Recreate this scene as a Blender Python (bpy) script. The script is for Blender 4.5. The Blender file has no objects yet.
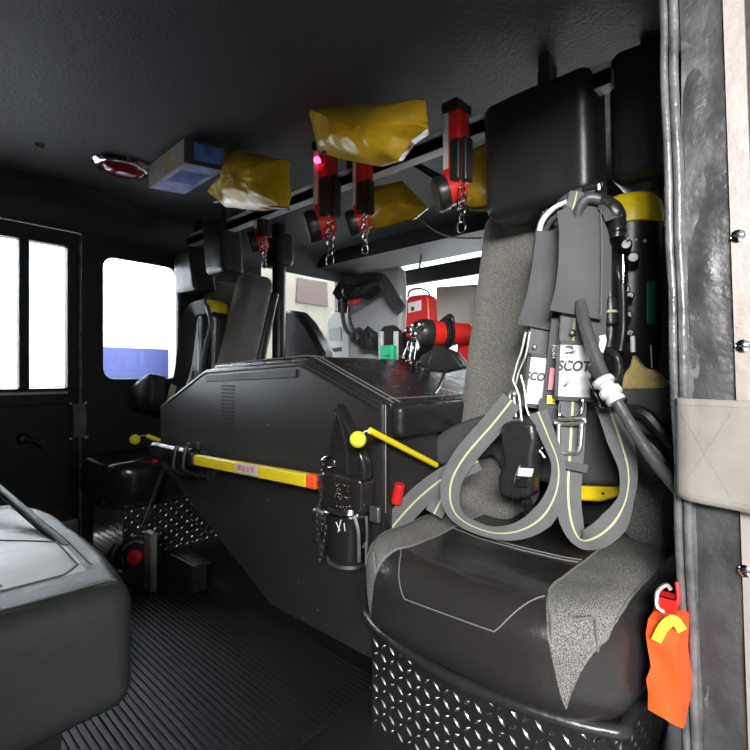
import bpy, bmesh, math, random
from mathutils import Vector, Matrix, noise
from mathutils.bvhtree import BVHTree
random.seed(7)
S = bpy.context.scene
C = S.collection
PI = math.pi
# ------------------------------------------------------------------ camera frame
F = 472.0
YAW = math.radians(42)
CZ = 0.72
DV = Vector((math.cos(YAW), math.sin(YAW), 0)); RV = Vector((math.sin(YAW), -math.cos(YAW), 0))
cam = bpy.data.cameras.new('camera'); co = bpy.data.objects.new('camera', cam); C.objects.link(co)
co.location = (0, 0, CZ); co.rotation_euler = (PI/2, 0, YAW - PI/2)
cam.sensor_width = 36; cam.lens = 36*F/750; cam.clip_start = 0.02; cam.clip_end = 100
S.camera = co

def P(px, py, X=None, Y=None, Z=None, T=None):
    """a point of the place: sight line px,py met with the plane X, Y, Z or at depth T"""
    d = DV + RV*((px-375)/F) + Vector((0, 0, (375-py)/F))
    if X is not None: t = X/d.x
    elif Y is not None: t = Y/d.y
    elif Z is not None: t = (Z-CZ)/d.z
    else: t = T
    return Vector((0, 0, CZ)) + d*t

# ------------------------------------------------------------------ materials
def mat(name, col, rough=0.5, metal=0.0, bump=0.0, bscale=60, var=0.0, vscale=8, spec=0.5, coat=0.0, emit=None, estr=0, rvar=0.0, wave=None, sheen=0, alpha=None, detail=4):
    m = bpy.data.materials.new(name); m.use_nodes = True
    nt = m.node_tree; b = nt.nodes['Principled BSDF']
    b.inputs['Base Color'].default_value = (*col, 1)
    b.inputs['Roughness'].default_value = rough
    b.inputs['Metallic'].default_value = metal
    b.inputs['Specular IOR Level'].default_value = spec
    b.inputs['Coat Weight'].default_value = coat
    b.inputs['Sheen Weight'].default_value = sheen
    if emit: b.inputs['Emission Color'].default_value = (*emit, 1); b.inputs['Emission Strength'].default_value = estr
    if alpha is not None: b.inputs['Alpha'].default_value = alpha
    tc = nt.nodes.new('ShaderNodeTexCoord')
    if var > 0:
        n = nt.nodes.new('ShaderNodeTexNoise'); n.inputs['Scale'].default_value = vscale; n.inputs['Detail'].default_value = 5
        nt.links.new(tc.outputs['Object'], n.inputs['Vector'])
        r = nt.nodes.new('ShaderNodeValToRGB')
        r.color_ramp.elements[0].position = 0.3; r.color_ramp.elements[1].position = 0.7
        r.color_ramp.elements[0].color = (*[c*(1-var) for c in col], 1)
        r.color_ramp.elements[1].color = (*[min(1, c*(1+var)) for c in col], 1)
        nt.links.new(n.outputs['Fac'], r.inputs['Fac']); nt.links.new(r.outputs['Color'], b.inputs['Base Color'])
    if rvar > 0:
        n = nt.nodes.new('ShaderNodeTexNoise'); n.inputs['Scale'].default_value = 14; n.inputs['Detail'].default_value = 6
        nt.links.new(tc.outputs['Object'], n.inputs['Vector'])
        r = nt.nodes.new('ShaderNodeMapRange'); r.inputs['From Min'].default_value = .3; r.inputs['From Max'].default_value = .7
        r.inputs['To Min'].default_value = max(0.02, rough-rvar); r.inputs['To Max'].default_value = min(1, rough+rvar)
        nt.links.new(n.outputs['Fac'], r.inputs['Value']); nt.links.new(r.outputs['Result'], b.inputs['Roughness'])
    if bump > 0:
        n = nt.nodes.new('ShaderNodeTexNoise'); n.inputs['Scale'].default_value = bscale; n.inputs['Detail'].default_value = detail
        nt.links.new(tc.outputs['Object'], n.inputs['Vector'])
        bp = nt.nodes.new('ShaderNodeBump'); bp.inputs['Strength'].default_value = bump; bp.inputs['Distance'].default_value = 0.01
        nt.links.new(n.outputs['Fac'], bp.inputs['Height']); nt.links.new(bp.outputs['Normal'], b.inputs['Normal'])
    return m

def tweed_mat(name, a, c, scale=420):
    m = mat(name, a, 0.95, spec=0.15, sheen=0.2); nt = m.node_tree; b = nt.nodes['Principled BSDF']
    tc = nt.nodes.new('ShaderNodeTexCoord')
    v = nt.nodes.new('ShaderNodeTexNoise'); v.inputs['Scale'].default_value = scale; v.inputs['Detail'].default_value = 1
    nt.links.new(tc.outputs['Object'], v.inputs['Vector'])
    r = nt.nodes.new('ShaderNodeValToRGB'); r.color_ramp.elements[0].position = .42; r.color_ramp.elements[1].position = .6
    r.color_ramp.elements[0].color = (*a, 1); r.color_ramp.elements[1].color = (*c, 1)
    nt.links.new(v.outputs['Fac'], r.inputs['Fac']); nt.links.new(r.outputs['Color'], b.inputs['Base Color'])
    bp = nt.nodes.new('ShaderNodeBump'); bp.inputs['Strength'].default_value = .5; bp.inputs['Distance'].default_value = .002
    nt.links.new(v.outputs['Fac'], bp.inputs['Height']); nt.links.new(bp.outputs['Normal'], b.inputs['Normal'])
    return m

M = {}
M['paint'] = mat('black_paint', (.016, .016, .018), .38, bump=.12, bscale=160, rvar=.08)
M['panel'] = mat('satin_black_panel', (.022, .021, .021), .33, spec=.9, bump=.015, bscale=5, var=.15, vscale=5)
M['liner'] = mat('grey_black_headliner', (.020, .021, .023), .62, bump=.2, bscale=120)
M['wall'] = mat('dark_wall_trim', (.014, .015, .018), .5, bump=.15, bscale=150)
M['vinyl'] = mat('black_vinyl', (.018, .018, .019), .28, bump=.30, bscale=26, var=.2, rvar=.08, detail=8)
M['vinyl_soft'] = mat('soft_black_vinyl', (.014, .014, .015), .38, bump=.25, bscale=18, detail=6)
M['vinyl_grey'] = mat('grey_vinyl', (.040, .043, .045), .46, spec=.35, bump=.25, bscale=40, var=.15, rvar=.08, detail=7)
M['vinyl_sheen'] = mat('grey_vinyl_painted_sheen', (.34, .33, .31), .36, bump=.15, bscale=30, var=.12)  # window reflection on the bench top, put into the base colour
M['tweed'] = tweed_mat('grey_tweed', (.05, .05, .048), (.30, .295, .28))
M['tweed_fine'] = tweed_mat('fine_grey_cloth', (.075, .073, .068), (.20, .195, .18), 520)
M['thread'] = mat('grey_thread', (.16, .16, .16), .7)
M['cloth'] = mat('charcoal_nylon', (.050, .053, .058), .65, bump=.25, bscale=300, var=.15)
M['cloth_dark'] = mat('black_nylon', (.014, .014, .016), .6, bump=.5, bscale=14, detail=6)
M['webbing'] = mat('grey_webbing', (.125, .128, .132), .7, bump=.5, bscale=600, var=.1, vscale=30)
M['stripe'] = mat('pale_yellow_stripe', (.44, .43, .24), .7)
M['strapgrey'] = mat('warm_grey_canvas', (.235, .222, .20), .9, bump=.12, bscale=350, var=.08, vscale=25)
M['rubber'] = mat('black_rubber', (.018, .018, .019), .34, bump=.2, bscale=60)
M['mat_rubber'] = mat('floor_mat_rubber', (.008, .008, .009), .5, spec=.3)
M['rubber_worn'] = mat('worn_rubber', (.11, .11, .115), .28, bump=.3, bscale=50, var=.5, vscale=24, rvar=.12)
M['jamb'] = mat('worn_grey_jamb', (.045, .045, .048), .42, bump=.5, bscale=24, var=.3, vscale=14, rvar=.15, detail=8)
M['steel'] = mat('brushed_steel', (.62, .60, .58), .42, 1.0, bump=.05, bscale=80, rvar=.08)
M['strip'] = mat('painted_metal_strip', (.38, .335, .32), .45, .35, bump=.1, bscale=60, var=.12)
M['chrome'] = mat('chrome', (.80, .80, .80), .12, 1.0)
M['darkmetal'] = mat('dark_metal', (.07, .07, .075), .35, .8)
M['rail'] = mat('silver_rail', (.62, .64, .67), .5, .3)
M['hose'] = mat('grey_hose', (.060, .063, .068), .38, bump=.2, bscale=70)
M['black'] = mat('black_plastic', (.012, .012, .013), .35)
M['red'] = mat('red_plastic', (.55, .018, .015), .33)
M['orange'] = mat('orange_tape', (.85, .10, .02), .45)
M['yellow'] = mat('yellow_paint', (.85, .66, .02), .32)
M['neon'] = mat('neon_yellow_ball', (.78, .82, .04), .6)
M['cap'] = mat('yellow_cap', (.80, .60, .01), .40, var=.08, vscale=40)
M['bag'] = mat('amber_plastic_film', (.56, .34, .014), .26, bump=.5, bscale=16, var=.25, vscale=12, detail=2)
M['white'] = mat('white_plastic', (.75, .75, .73), .45)
M['label'] = mat('silver_reflective_label', (.62, .63, .63), .5, bump=.1, bscale=90)
M['ink'] = mat('dark_ink', (.03, .03, .03), .6)
M['green'] = mat('green_plastic', (.02, .50, .22), .45)
M['green_dark'] = mat('green_sticker', (.005, .17, .09), .5)
M['khaki'] = mat('khaki_mesh', (.46, .36, .14), .8, bump=.5, bscale=260, var=.2, vscale=30)
M['card'] = mat('pale_carton', (.42, .37, .33), .6, var=.15, vscale=15)
M['card_blue'] = mat('blue_carton_print', (.06, .13, .38), .5, var=.6, vscale=18)
M['card_lilac'] = mat('lilac_carton_print', (.30, .33, .62), .5, var=.35, vscale=22)
M['redlens'] = mat('red_lens', (.22, .006, .012), .16, coat=.5)
M['led'] = mat('red_led', (.9, .05, .1), .3, emit=(1, .04, .12), estr=9)
M['greybag'] = mat('grey_clear_plastic', (.42, .45, .48), .22, bump=.2, bscale=10)
M['greypanel'] = mat('mid_grey_panel', (.48, .48, .46), .5)
M['pouch'] = mat('shiny_black_leather', (.016, .015, .015), .20, bump=.35, bscale=22, detail=6)
M['concrete'] = mat('bay_concrete', (.45, .45, .44), .5, var=.1)
M['baywhite'] = mat('bay_white_wall', (.82, .83, .85), .8)
M['bayblue'] = mat('bay_blue_wall', (.035, .045, .14), .6)
M['brown'] = mat('brown_tint', (.07, .045, .04), .5)
M['cream'] = mat('cream_van_paint', (.22, .20, .16), .5, var=.3, vscale=2)
M['pink'] = mat('pink_print', (.75, .25, .30), .6)

def diamond_mat():
    m = mat('diamond_plate', (.50, .49, .47), .28, 1.0); nt = m.node_tree; b = nt.nodes['Principled BSDF']
    b.inputs['Roughness'].default_value = .3
    return m
M['diamond'] = diamond_mat()

def cover_mat(name, hw):
    """vinyl seat cover with two woven bands, laid out in the cushion's own coordinates"""
    m = mat(name, (.016, .016, .018), .30); nt = m.node_tree; nt.nodes.clear(); N = nt.nodes; L = nt.links
    out = N.new('ShaderNodeOutputMaterial'); mx = N.new('ShaderNodeMixShader'); L.new(mx.outputs[0], out.inputs[0])
    tc = N.new('ShaderNodeTexCoord'); sp = N.new('ShaderNodeSeparateXYZ'); L.new(tc.outputs['Object'], sp.inputs[0])
    def ma(op, a, b=None, c=None, clamp=False):
        n = N.new('ShaderNodeMath'); n.operation = op; n.use_clamp = clamp
        for i, v in enumerate((a, b, c)):
            if v is None: continue
            if isinstance(v, (int, float)): n.inputs[i].default_value = v
            else: L.new(v, n.inputs[i])
        return n.outputs[0]
    u = ma('ABSOLUTE', ma('DIVIDE', sp.outputs[1], hw)); f = ma('DIVIDE', ma('ADD', sp.outputs[0], .25), .52)
    k = ma('DIVIDE', f, .22, clamp=True)
    k = ma('MULTIPLY', k, ma('SUBTRACT', 2.0, k))
    mid = ma('ADD', .70, ma('MULTIPLY', f, .045)); half = ma('ADD', .045, ma('MULTIPLY', k, .150))
    zc = ma('DIVIDE', ma('SUBTRACT', sp.outputs[2], .25), .10, clamp=True)
    half = ma('MULTIPLY', half, zc)
    mask = ma('LESS_THAN', ma('ABSOLUTE', ma('SUBTRACT', u, mid)), half)
    L.new(mask, mx.inputs[0])
    def grab(src):
        # principled nodes of the two cloths, rebuilt here
        b = N.new('ShaderNodeBsdfPrincipled'); return b
    v = grab(0); v.inputs['Base Color'].default_value = (.022, .020, .021, 1); v.inputs['Roughness'].default_value = .27
    n1 = N.new('ShaderNodeTexNoise'); n1.inputs['Scale'].default_value = 26; n1.inputs['Detail'].default_value = 9; L.new(tc.outputs['Object'], n1.inputs['Vector'])
    b1 = N.new('ShaderNodeBump'); b1.inputs['Strength'].default_value = .28; b1.inputs['Distance'].default_value = .01; L.new(n1.outputs[0], b1.inputs['Height']); L.new(b1.outputs[0], v.inputs['Normal'])
    t = grab(1); t.inputs['Roughness'].default_value = .95; t.inputs['Specular IOR Level'].default_value = .15
    n2 = N.new('ShaderNodeTexNoise'); n2.inputs['Scale'].default_value = 620; n2.inputs['Detail'].default_value = 1; L.new(tc.outputs['Object'], n2.inputs['Vector'])
    rp_ = N.new('ShaderNodeValToRGB'); rp_.color_ramp.elements[0].position = .38; rp_.color_ramp.elements[1].position = .64
    rp_.color_ramp.elements[0].color = (.06, .06, .058, 1); rp_.color_ramp.elements[1].color = (.25, .245, .235, 1)
    L.new(n2.outputs[0], rp_.inputs[0]); L.new(rp_.outputs[0], t.inputs['Base Color'])
    L.new(v.outputs[0], mx.inputs[1]); L.new(t.outputs[0], mx.inputs[2])
    return m
M['cover_near'] = cover_mat('vinyl_and_tweed_cover', .2635)
M['cover_far'] = mat('far_vinyl_cover', (.014, .014, .015), .22, bump=.2, bscale=20, detail=6)

def glass_mat():
    m = bpy.data.materials.new('window_glass'); m.use_nodes = True; nt = m.node_tree; nt.nodes.clear()
    o = nt.nodes.new('ShaderNodeOutputMaterial'); mx = nt.nodes.new('ShaderNodeMixShader')
    t = nt.nodes.new('ShaderNodeBsdfTransparent'); g = nt.nodes.new('ShaderNodeBsdfGlossy')
    t.inputs['Color'].default_value = (.93, .96, .98, 1); g.inputs['Roughness'].default_value = .02
    f = nt.nodes.new('ShaderNodeFresnel'); f.inputs['IOR'].default_value = 1.4
    nt.links.new(f.outputs[0], mx.inputs[0]); nt.links.new(t.outputs[0], mx.inputs[1]); nt.links.new(g.outputs[0], mx.inputs[2])
    nt.links.new(mx.outputs[0], o.inputs[0]); return m
M['glass'] = glass_mat()

# ------------------------------------------------------------------ mesh helpers
def new(): return bmesh.new()
def finish(name, bm, mats, parent=None, smooth=True, bevel=0, loc=None, weld=False):
    if weld: bmesh.ops.remove_doubles(bm, verts=bm.verts, dist=1e-5)
    bmesh.ops.recalc_face_normals(bm, faces=bm.faces)
    me = bpy.data.meshes.new(name); bm.to_mesh(me); bm.free()
    if not isinstance(mats, (list, tuple)): mats = [mats]
    for m in mats: me.materials.append(M[m])
    for p in me.polygons: p.use_smooth = smooth
    o = bpy.data.objects.new(name, me); C.objects.link(o)
    if smooth:
        try: me.set_sharp_from_angle(angle=math.radians(42))
        except Exception: pass
    if bevel:
        b = o.modifiers.new('bevel', 'BEVEL'); b.width = bevel; b.segments = 3; b.limit_method = 'ANGLE'; b.harden_normals = False
    if parent is not None:
        o.parent = parent
        o.matrix_parent_inverse = Matrix.Identity(4)
        # mesh data are written in world space; shift them into the thing's frame
        inv = WM(parent).inverted()
        me.transform(inv)
    return o
def WM(o):
    m = Matrix.Translation(o.location) @ o.rotation_euler.to_matrix().to_4x4()
    return m if o.parent is None else WM(o.parent) @ m
def thing(name, label, cat, loc=(0, 0, 0), group=None):
    o = bpy.data.objects.new(name, None); C.objects.link(o); o.location = loc; o.empty_display_size = .05
    o['label'] = label; o['category'] = cat
    if group: o['group'] = group
    return o
def tag(o, label, cat, group=None):
    o['label'] = label; o['category'] = cat
    if group: o['group'] = group
    return o
def struct(o, label=None):
    o['kind'] = 'structure'
    if label: o['label'] = label
    return o

def box(bm, a, b, mi=0, rot=None, piv=None):
    a = Vector(a); b = Vector(b)
    vs = [bm.verts.new((x, y, z)) for z in (a.z, b.z) for y in (a.y, b.y) for x in (a.x, b.x)]
    fs = [(0, 2, 3, 1), (4, 5, 7, 6), (0, 1, 5, 4), (2, 6, 7, 3), (0, 4, 6, 2), (1, 3, 7, 5)]
    for f in fs:
        fc = bm.faces.new([vs[i] for i in f]); fc.material_index = mi
    if rot is not None:
        p = Vector(piv) if piv is not None else (a+b)/2
        for v in vs: v.co = rot @ (v.co-p) + p
    return vs
def obox(bm, c, ax, ay, az, hx, hy, hz, mi=0):
    """box by centre, three axes and half sizes"""
    c = Vector(c); vs = []
    for k in (-1, 1):
        for j in (-1, 1):
            for i in (-1, 1):
                vs.append(bm.verts.new(c + ax*hx*i + ay*hy*j + az*hz*k))
    for f in [(0, 2, 3, 1), (4, 5, 7, 6), (0, 1, 5, 4), (2, 6, 7, 3), (0, 4, 6, 2), (1, 3, 7, 5)]:
        bm.faces.new([vs[i] for i in f]).material_index = mi
    return vs
def frame_of(t):
    t = t.normalized(); up = Vector((0, 0, 1)) if abs(t.z) < .95 else Vector((1, 0, 0))
    u = t.cross(up).normalized(); return u, u.cross(t).normalized()
def spline(pts, n=8, closed=False):
    pts = [Vector(p) for p in pts]
    if len(pts) < 3 and not closed: 
        return [pts[0].lerp(pts[-1], i/n) for i in range(n+1)]
    out = []; L = len(pts)
    rng = L if closed else L-1
    for i in range(rng):
        if closed: p0, p1, p2, p3 = pts[(i-1) % L], pts[i], pts[(i+1) % L], pts[(i+2) % L]
        else:
            p1, p2 = pts[i], pts[i+1]
            p0 = pts[i-1] if i > 0 else p1*2-p2
            p3 = pts[i+2] if i+2 < L else p2*2-p1
        for k in range(n):
            t = k/n
            out.append(.5*((2*p1)+(p2-p0)*t+(2*p0-5*p1+4*p2-p3)*t*t+(3*p1-p0-3*p2+p3)*t**3))
    if not closed: out.append(pts[-1])
    return out
def tube(bm, pts, r, seg=10, mi=0, closed=False, cap=True, n=8, straight=False):
    path = [Vector(p) for p in pts] if straight else spline(pts, n, closed)
    rings = []; u = None; L = len(path)
    for i, p in enumerate(path):
        if closed: t = path[(i+1) % L]-path[i-1]
        else: t = path[min(i+1, L-1)]-path[max(i-1, 0)]
        t.normalize()
        if u is None: u, _ = frame_of(t)
        u = (u - t*u.dot(t)); 
        if u.length < 1e-6: u, _ = frame_of(t)
        u.normalize(); w = t.cross(u)
        rr = r[min(int(i/(L-1)*(len(r)-1)+.5), len(r)-1)] if isinstance(r, (list, tuple)) else r
        rings.append([bm.verts.new(p+(u*math.cos(2*PI*k/seg)+w*math.sin(2*PI*k/seg))*rr) for k in range(seg)])
    for i in range(L if closed else L-1):
        A = rings[i]; B = rings[(i+1) % L]
        for k in range(seg):
            f = bm.faces.new((A[k], A[(k+1) % seg], B[(k+1) % seg], B[k])); f.material_index = mi
    if cap and not closed:
        bm.faces.new(rings[0][::-1]).material_index = mi; bm.faces.new(rings[-1]).material_index = mi
def lathe(bm, base, axis, prof, seg=24, mi=0, squash=1.0):
    """prof: list of (radius, height along axis)"""
    axis = Vector(axis).normalized(); u, w = frame_of(axis); base = Vector(base); rings = []
    for r, h in prof:
        if r < 1e-6: rings.append([bm.verts.new(base+axis*h)])
        else: rings.append([bm.verts.new(base+axis*h+(u*math.cos(2*PI*k/seg)+w*squash*math.sin(2*PI*k/seg))*r) for k in range(seg)])
    for A, B in zip(rings, rings[1:]):
        for k in range(seg):
            a0, a1 = A[k % len(A)], A[(k+1) % len(A)]; b0, b1 = B[k % len(B)], B[(k+1) % len(B)]
            vs = []
            for v in (a0, a1, b1, b0):
                if v not in vs: vs.append(v)
            if len(vs) > 2: bm.faces.new(vs).material_index = mi
    for R in (rings[0], rings[-1]):
        if len(R) > 2: bm.faces.new(R).material_index = mi
def ball(bm, c, r, mi=0, seg=20, sc=(1, 1, 1)):
    res = bmesh.ops.create_uvsphere(bm, u_segments=seg, v_segments=seg//2, radius=r)
    for v in res['verts']:
        v.co = Vector((v.co.x*sc[0], v.co.y*sc[1], v.co.z*sc[2]))+Vector(c)
        for f in v.link_faces: f.material_index = mi
def lump(bm, amt, sc=40):
    for v in bm.verts:
        v.co += Vector((noise.noise(v.co*sc), noise.noise(v.co*sc+Vector((9, 2, 5))), noise.noise(v.co*sc+Vector((3, 8, 1)))))*amt
def prism(bm, poly, d, mi=0):
    """poly: list of world points (planar), d: extrude vector"""
    A = [bm.verts.new(p) for p in poly]; B = [bm.verts.new(Vector(p)+d) for p in poly]
    n = len(poly)
    bm.faces.new(A).material_index = mi; bm.faces.new(B[::-1]).material_index = mi
    for i in range(n): bm.faces.new((A[i], B[i], B[(i+1) % n], A[(i+1) % n])).material_index = mi
def soft(bm, a, b, r, n=14, fn=None, mfn=None, nz=None):
    """rounded box between corners a and b, radius r, grid n; fn deforms a vertex, mfn picks a material per face centre"""
    a = Vector(a); b = Vector(b); c = (a+b)/2; h = (b-a)/2; r = min(r, h.x, h.y, h.z)
    ns = [max(3, int(n)), max(3, int(n)), max(3, int(nz or n))]
    cache = {}
    def vert(p):
        key = tuple(round(x, 5) for x in p)
        if key not in cache:
            q = Vector([p[i]*h[i] for i in range(3)])
            inner = Vector([max(-(h[i]-r), min(h[i]-r, q[i])) for i in range(3)])
            d = q-inner
            # keep sphere rounding
            m = max(abs(d.x), abs(d.y), abs(d.z))
            if d.length > 1e-9: d = d.normalized()*m if sum(abs(d[i]) > 1e-9 for i in range(3)) > 1 else d
            w = c+inner+d
            if fn: w = fn(w)
            cache[key] = bm.verts.new(w)
        return cache[key]
    def samples(i):
        N = ns[i]; e = r/h[i] if h[i] else 0; k = 5
        s = [-1+e*(j/k) for j in range(k)]+[(-1+e)+(2-2*e)*j/N for j in range(N+1)]+[1-e+e*(j+1)/k for j in range(k)]
        o = []
        for x in s:
            if not o or x-o[-1] > 1e-6: o.append(x)
        o[-1] = 1.0; return o
    sm = [samples(0), samples(1), samples(2)]
    for ax in range(3):
        i, j = [(1, 2), (2, 0), (0, 1)][ax]
        for sg in (-1, 1):
            for p in range(len(sm[i])-1):
                for q in range(len(sm[j])-1):
                    cs = []
                    for (ii, jj) in ((p, q), (p+1, q), (p+1, q+1), (p, q+1)):
                        v = [0, 0, 0]; v[ax] = sg; v[i] = sm[i][ii]; v[j] = sm[j][jj]; cs.append(vert(v))
                    if sg < 0: cs.reverse()
                    if len(set(cs)) == 4:
                        f = bm.faces.new(cs)
                        if mfn: f.material_index = mfn(f.calc_center_median())
def ribbon(bm, pts, w, face, th=.0022, stripe=False, n=8, side=None):
    """flat strap along pts, width w, lying face-on to direction face. stripe: material 1 in its middle"""
    path = spline(pts, n); L = len(path)
    ws = w if isinstance(w, (list, tuple)) else [w]*len(pts)
    xs = [-.5, -.045, .045, .5] if stripe else [-.5, .5]
    rows = []
    face = Vector(face).normalized()
    for i, p in enumerate(path):
        t = (path[min(i+1, L-1)]-path[max(i-1, 0)]).normalized()
        s = t.cross(face) if side is None else Vector(side)
        if s.length < 1e-5: s = frame_of(t)[0]
        s.normalize(); nn = s.cross(t).normalized()
        if nn.dot(face) < 0: nn = -nn
        f = i/(L-1)*(len(ws)-1); k = min(int(f), len(ws)-2) if len(ws) > 1 else 0
        ww = ws[k]+(ws[min(k+1, len(ws)-1)]-ws[k])*(f-k)
        rows.append(([bm.verts.new(p+s*ww*x+nn*th*.5) for x in xs], [bm.verts.new(p+s*ww*x-nn*th*.5) for x in xs]))
    m = len(xs)
    for i in range(L-1):
        A, a = rows[i]; B, b = rows[i+1]
        for k in range(m-1):
            mi = 1 if (stripe and k == 1) else 0
            bm.faces.new((A[k], A[k+1], B[k+1], B[k])).material_index = mi
            bm.faces.new((a[k+1], a[k], b[k], b[k+1])).material_index = mi
        bm.faces.new((A[0], B[0], b[0], a[0])); bm.faces.new((A[-1], a[-1], b[-1], B[-1]))
    for R in (rows[0], rows[-1]): 
        for k in range(m-1): bm.faces.new((R[0][k], R[1][k], R[1][k+1], R[0][k+1]))
def text_mesh(name, txt, size, origin, right, up, m, parent, ext=.0006, shear=0, sx=1.0):
    cu = bpy.data.curves.new('t', 'FONT'); cu.body = txt; cu.size = size; cu.extrude = ext; cu.align_x = 'CENTER'; cu.align_y = 'CENTER'; cu.shear = shear
    cu.offset = size*.035
    o = bpy.data.objects.new('t', cu); C.objects.link(o)
    dg = bpy.context.evaluated_depsgraph_get(); dg.update()
    me = bpy.data.meshes.new_from_object(o.evaluated_get(dg)); bpy.data.objects.remove(o)
    bm = bmesh.new(); bm.from_mesh(me)
    right = Vector(right).normalized(); up = Vector(up); up = (up-right*up.dot(right)).normalized(); nn = right.cross(up)
    for v in bm.verts: v.co = Vector(origin)+right*v.co.x*sx+up*v.co.y+nn*v.co.z
    return finish(name, bm, m, parent, smooth=False)
def chain(bm, pts, r=.006, wr=.0014, mi=0, step=None):
    """round links along a path, alternate links turned"""
    path = spline(pts, 24); step = step or r*1.35
    # resample
    out = [path[0]]; acc = 0
    for a, b in zip(path, path[1:]):
        d = (b-a).length
        while acc+d >= step:
            k = (step-acc)/d; a = a.lerp(b, k); out.append(a); d = (b-a).length; acc = 0
        acc += d
    for i, p in enumerate(out):
        t = (out[min(i+1, len(out)-1)]-out[max(i-1, 0)]).normalized(); u, w = frame_of(t)
        a = (u if i % 2 else w)
        a = (u*.75+w*.65) if i % 2 else (w*.75-u*.65)
        ring = [p+t*math.cos(2*PI*k/10)*r+a*math.sin(2*PI*k/10)*r*.62 for k in range(10)]
        tube(bm, ring, wr, 6, mi, closed=True, straight=True)
def plate_rect(bm, poly_out_box, rr, d, plane='Y', mi=0, n=8):
    """frame between an outer rectangle and an inner rounded rectangle; coords are (x,z) on plane Y=d[0], thickness to d[1]"""
    (x0, z0, x1, z1), (a0, c0, a1, c1), r = poly_out_box[0], poly_out_box[1], rr
    inner = []
    for (cx, cz, s) in ((a1-r, c1-r, 0), (a0+r, c1-r, 1), (a0+r, c0+r, 2), (a1-r, c0+r, 3)):
        for k in range(n+1):
            an = (s+k/n)*PI/2; inner.append((cx+r*math.cos(an), cz+r*math.sin(an)))
    mx, mz = (a0+a1)/2, (c0+c1)/2
    outer = []
    for q, (x, z) in enumerate(inner):
        s_, k_ = divmod(q, n+1); early = k_ < n//2
        outer.append([((x1, z), (x, z1)), ((x, z1), (x0, z)), ((x0, z), (x, z0)), ((x, z0), (x1, z))][s_][0 if early else 1])
    # snap the middle sample of each corner to the rectangle's corner
    cor = [(x1, z1), (x0, z1), (x0, z0), (x1, z0)]
    for s in range(4): outer[s*(n+1)+n//2] = cor[s]
    def v3(p, y): return (p[0], y, p[1]) if plane == 'Y' else (y, p[0], p[1])
    V = [[bm.verts.new(v3(p, y)) for p in L] for L in (inner, outer) for y in d]
    N = len(inner)
    for i in range(N):
        j = (i+1) % N
        for q in ((V[0][i], V[0][j], V[2][j], V[2][i]), (V[1][j], V[1][i], V[3][i], V[3][j]), (V[0][i], V[1][i], V[1][j], V[0][j]), (V[2][j], V[3][j], V[3][i], V[2][i])):
            bm.faces.new(q).material_index = mi
def simple(name, fn, m, parent=None, **k):
    bm = new(); fn(bm); return finish(name, bm, m, parent, **k)
X_, Y_, Z_ = Vector((1, 0, 0)), Vector((0, 1, 0)), Vector((0, 0, 1))

# ================================================================== SETTING
YF = 2.30   # far side wall
CE = 1.48   # ceiling
FRONT = 2.30
REAR = -.65
YN = .15    # inner face of near wall
bm = new(); box(bm, (REAR, -.05, -.06), (FRONT+.1, YF+.06, 0)); struct(finish('floor', bm, 'mat_rubber', smooth=False), 'black cab floor')
# ceiling with coved edge along the far side
bm = new(); box(bm, (REAR, .0, CE), (FRONT+.1, YF+.06, CE+.05))
prof = [(YF, CE-.10)]+[(YF-.12*math.sin(a), CE-.12+.12*(1-math.cos(a))+0*1) for a in []]
arc = [Vector((REAR, YF-.14+.14*math.cos(a), CE-.14+.14*math.sin(a))) for a in [PI/2*k/8 for k in range(9)]]+[Vector((REAR, YF+.02, CE+.01))]
prism(bm, arc, X_*(FRONT-REAR)); struct(finish('ceiling', bm, 'liner'), 'black headliner')
# far wall, openings: door window, fixed window, front side window
bm = new(); y0, y1 = YF, YF+.05
DW = (-.16, .665, .612, 1.262); WW = (.745, .695, 1.10, 1.258); FW = (1.575, .66, 2.20, 1.385)
def wpiece(x0, z0, x1, z1): box(bm, (x0, y0, z0), (x1, y1, z1))
wpiece(REAR, 0, -.30, CE); wpiece(.665, 0, 1.20, .60); wpiece(.665, 1.33, 1.20, CE); 
wpiece(1.20, 0, 1.50, CE); wpiece(1.50, 0, FRONT, .60); wpiece(1.50, 1.42, FRONT, CE); wpiece(-.30, 1.33, .665, CE)
plate_rect(bm, ((.665, .60, 1.20, 1.33), WW), .055, (y0, y1)); plate_rect(bm, ((1.50, .60, FRONT, 1.42), FW), .05, (y0, y1))
struct(finish('wall_left', bm, 'wall', smooth=False), 'black inner wall on the far side')
def gasket(name, rc, r, y, rad, parent=None, m='rubber'):
    a0, c0, a1, c1 = rc; pts = []
    for (cx, cz, s) in ((a1-r, c1-r, 0), (a0+r, c1-r, 1), (a0+r, c0+r, 2), (a1-r, c0+r, 3)):
        for k in range(7):
            an = (s+k/6)*PI/2; pts.append((cx+r*math.cos(an), y, cz+r*math.sin(an)))
    bm = new(); tube(bm, pts, rad, 8, closed=True, straight=True); return finish(name, bm, m, parent)
def pane(name, rc, y, parent=None):
    bm = new(); box(bm, (rc[0]-.005, y, rc[1]-.005), (rc[2]+.005, y+.004, rc[3]+.005)); return finish(name, bm, 'glass', parent, smooth=False)
w1 = struct(pane('window_1', WW, YF+.025), 'fixed side window with rounded corners'); gasket('window_frame', WW, .055, YF+.01, .009, w1)
w2 = struct(pane('window_2', FW, YF+.025), 'front side window on the far side'); gasket('window_frame', FW, .05, YF+.01, .009, w2)
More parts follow.
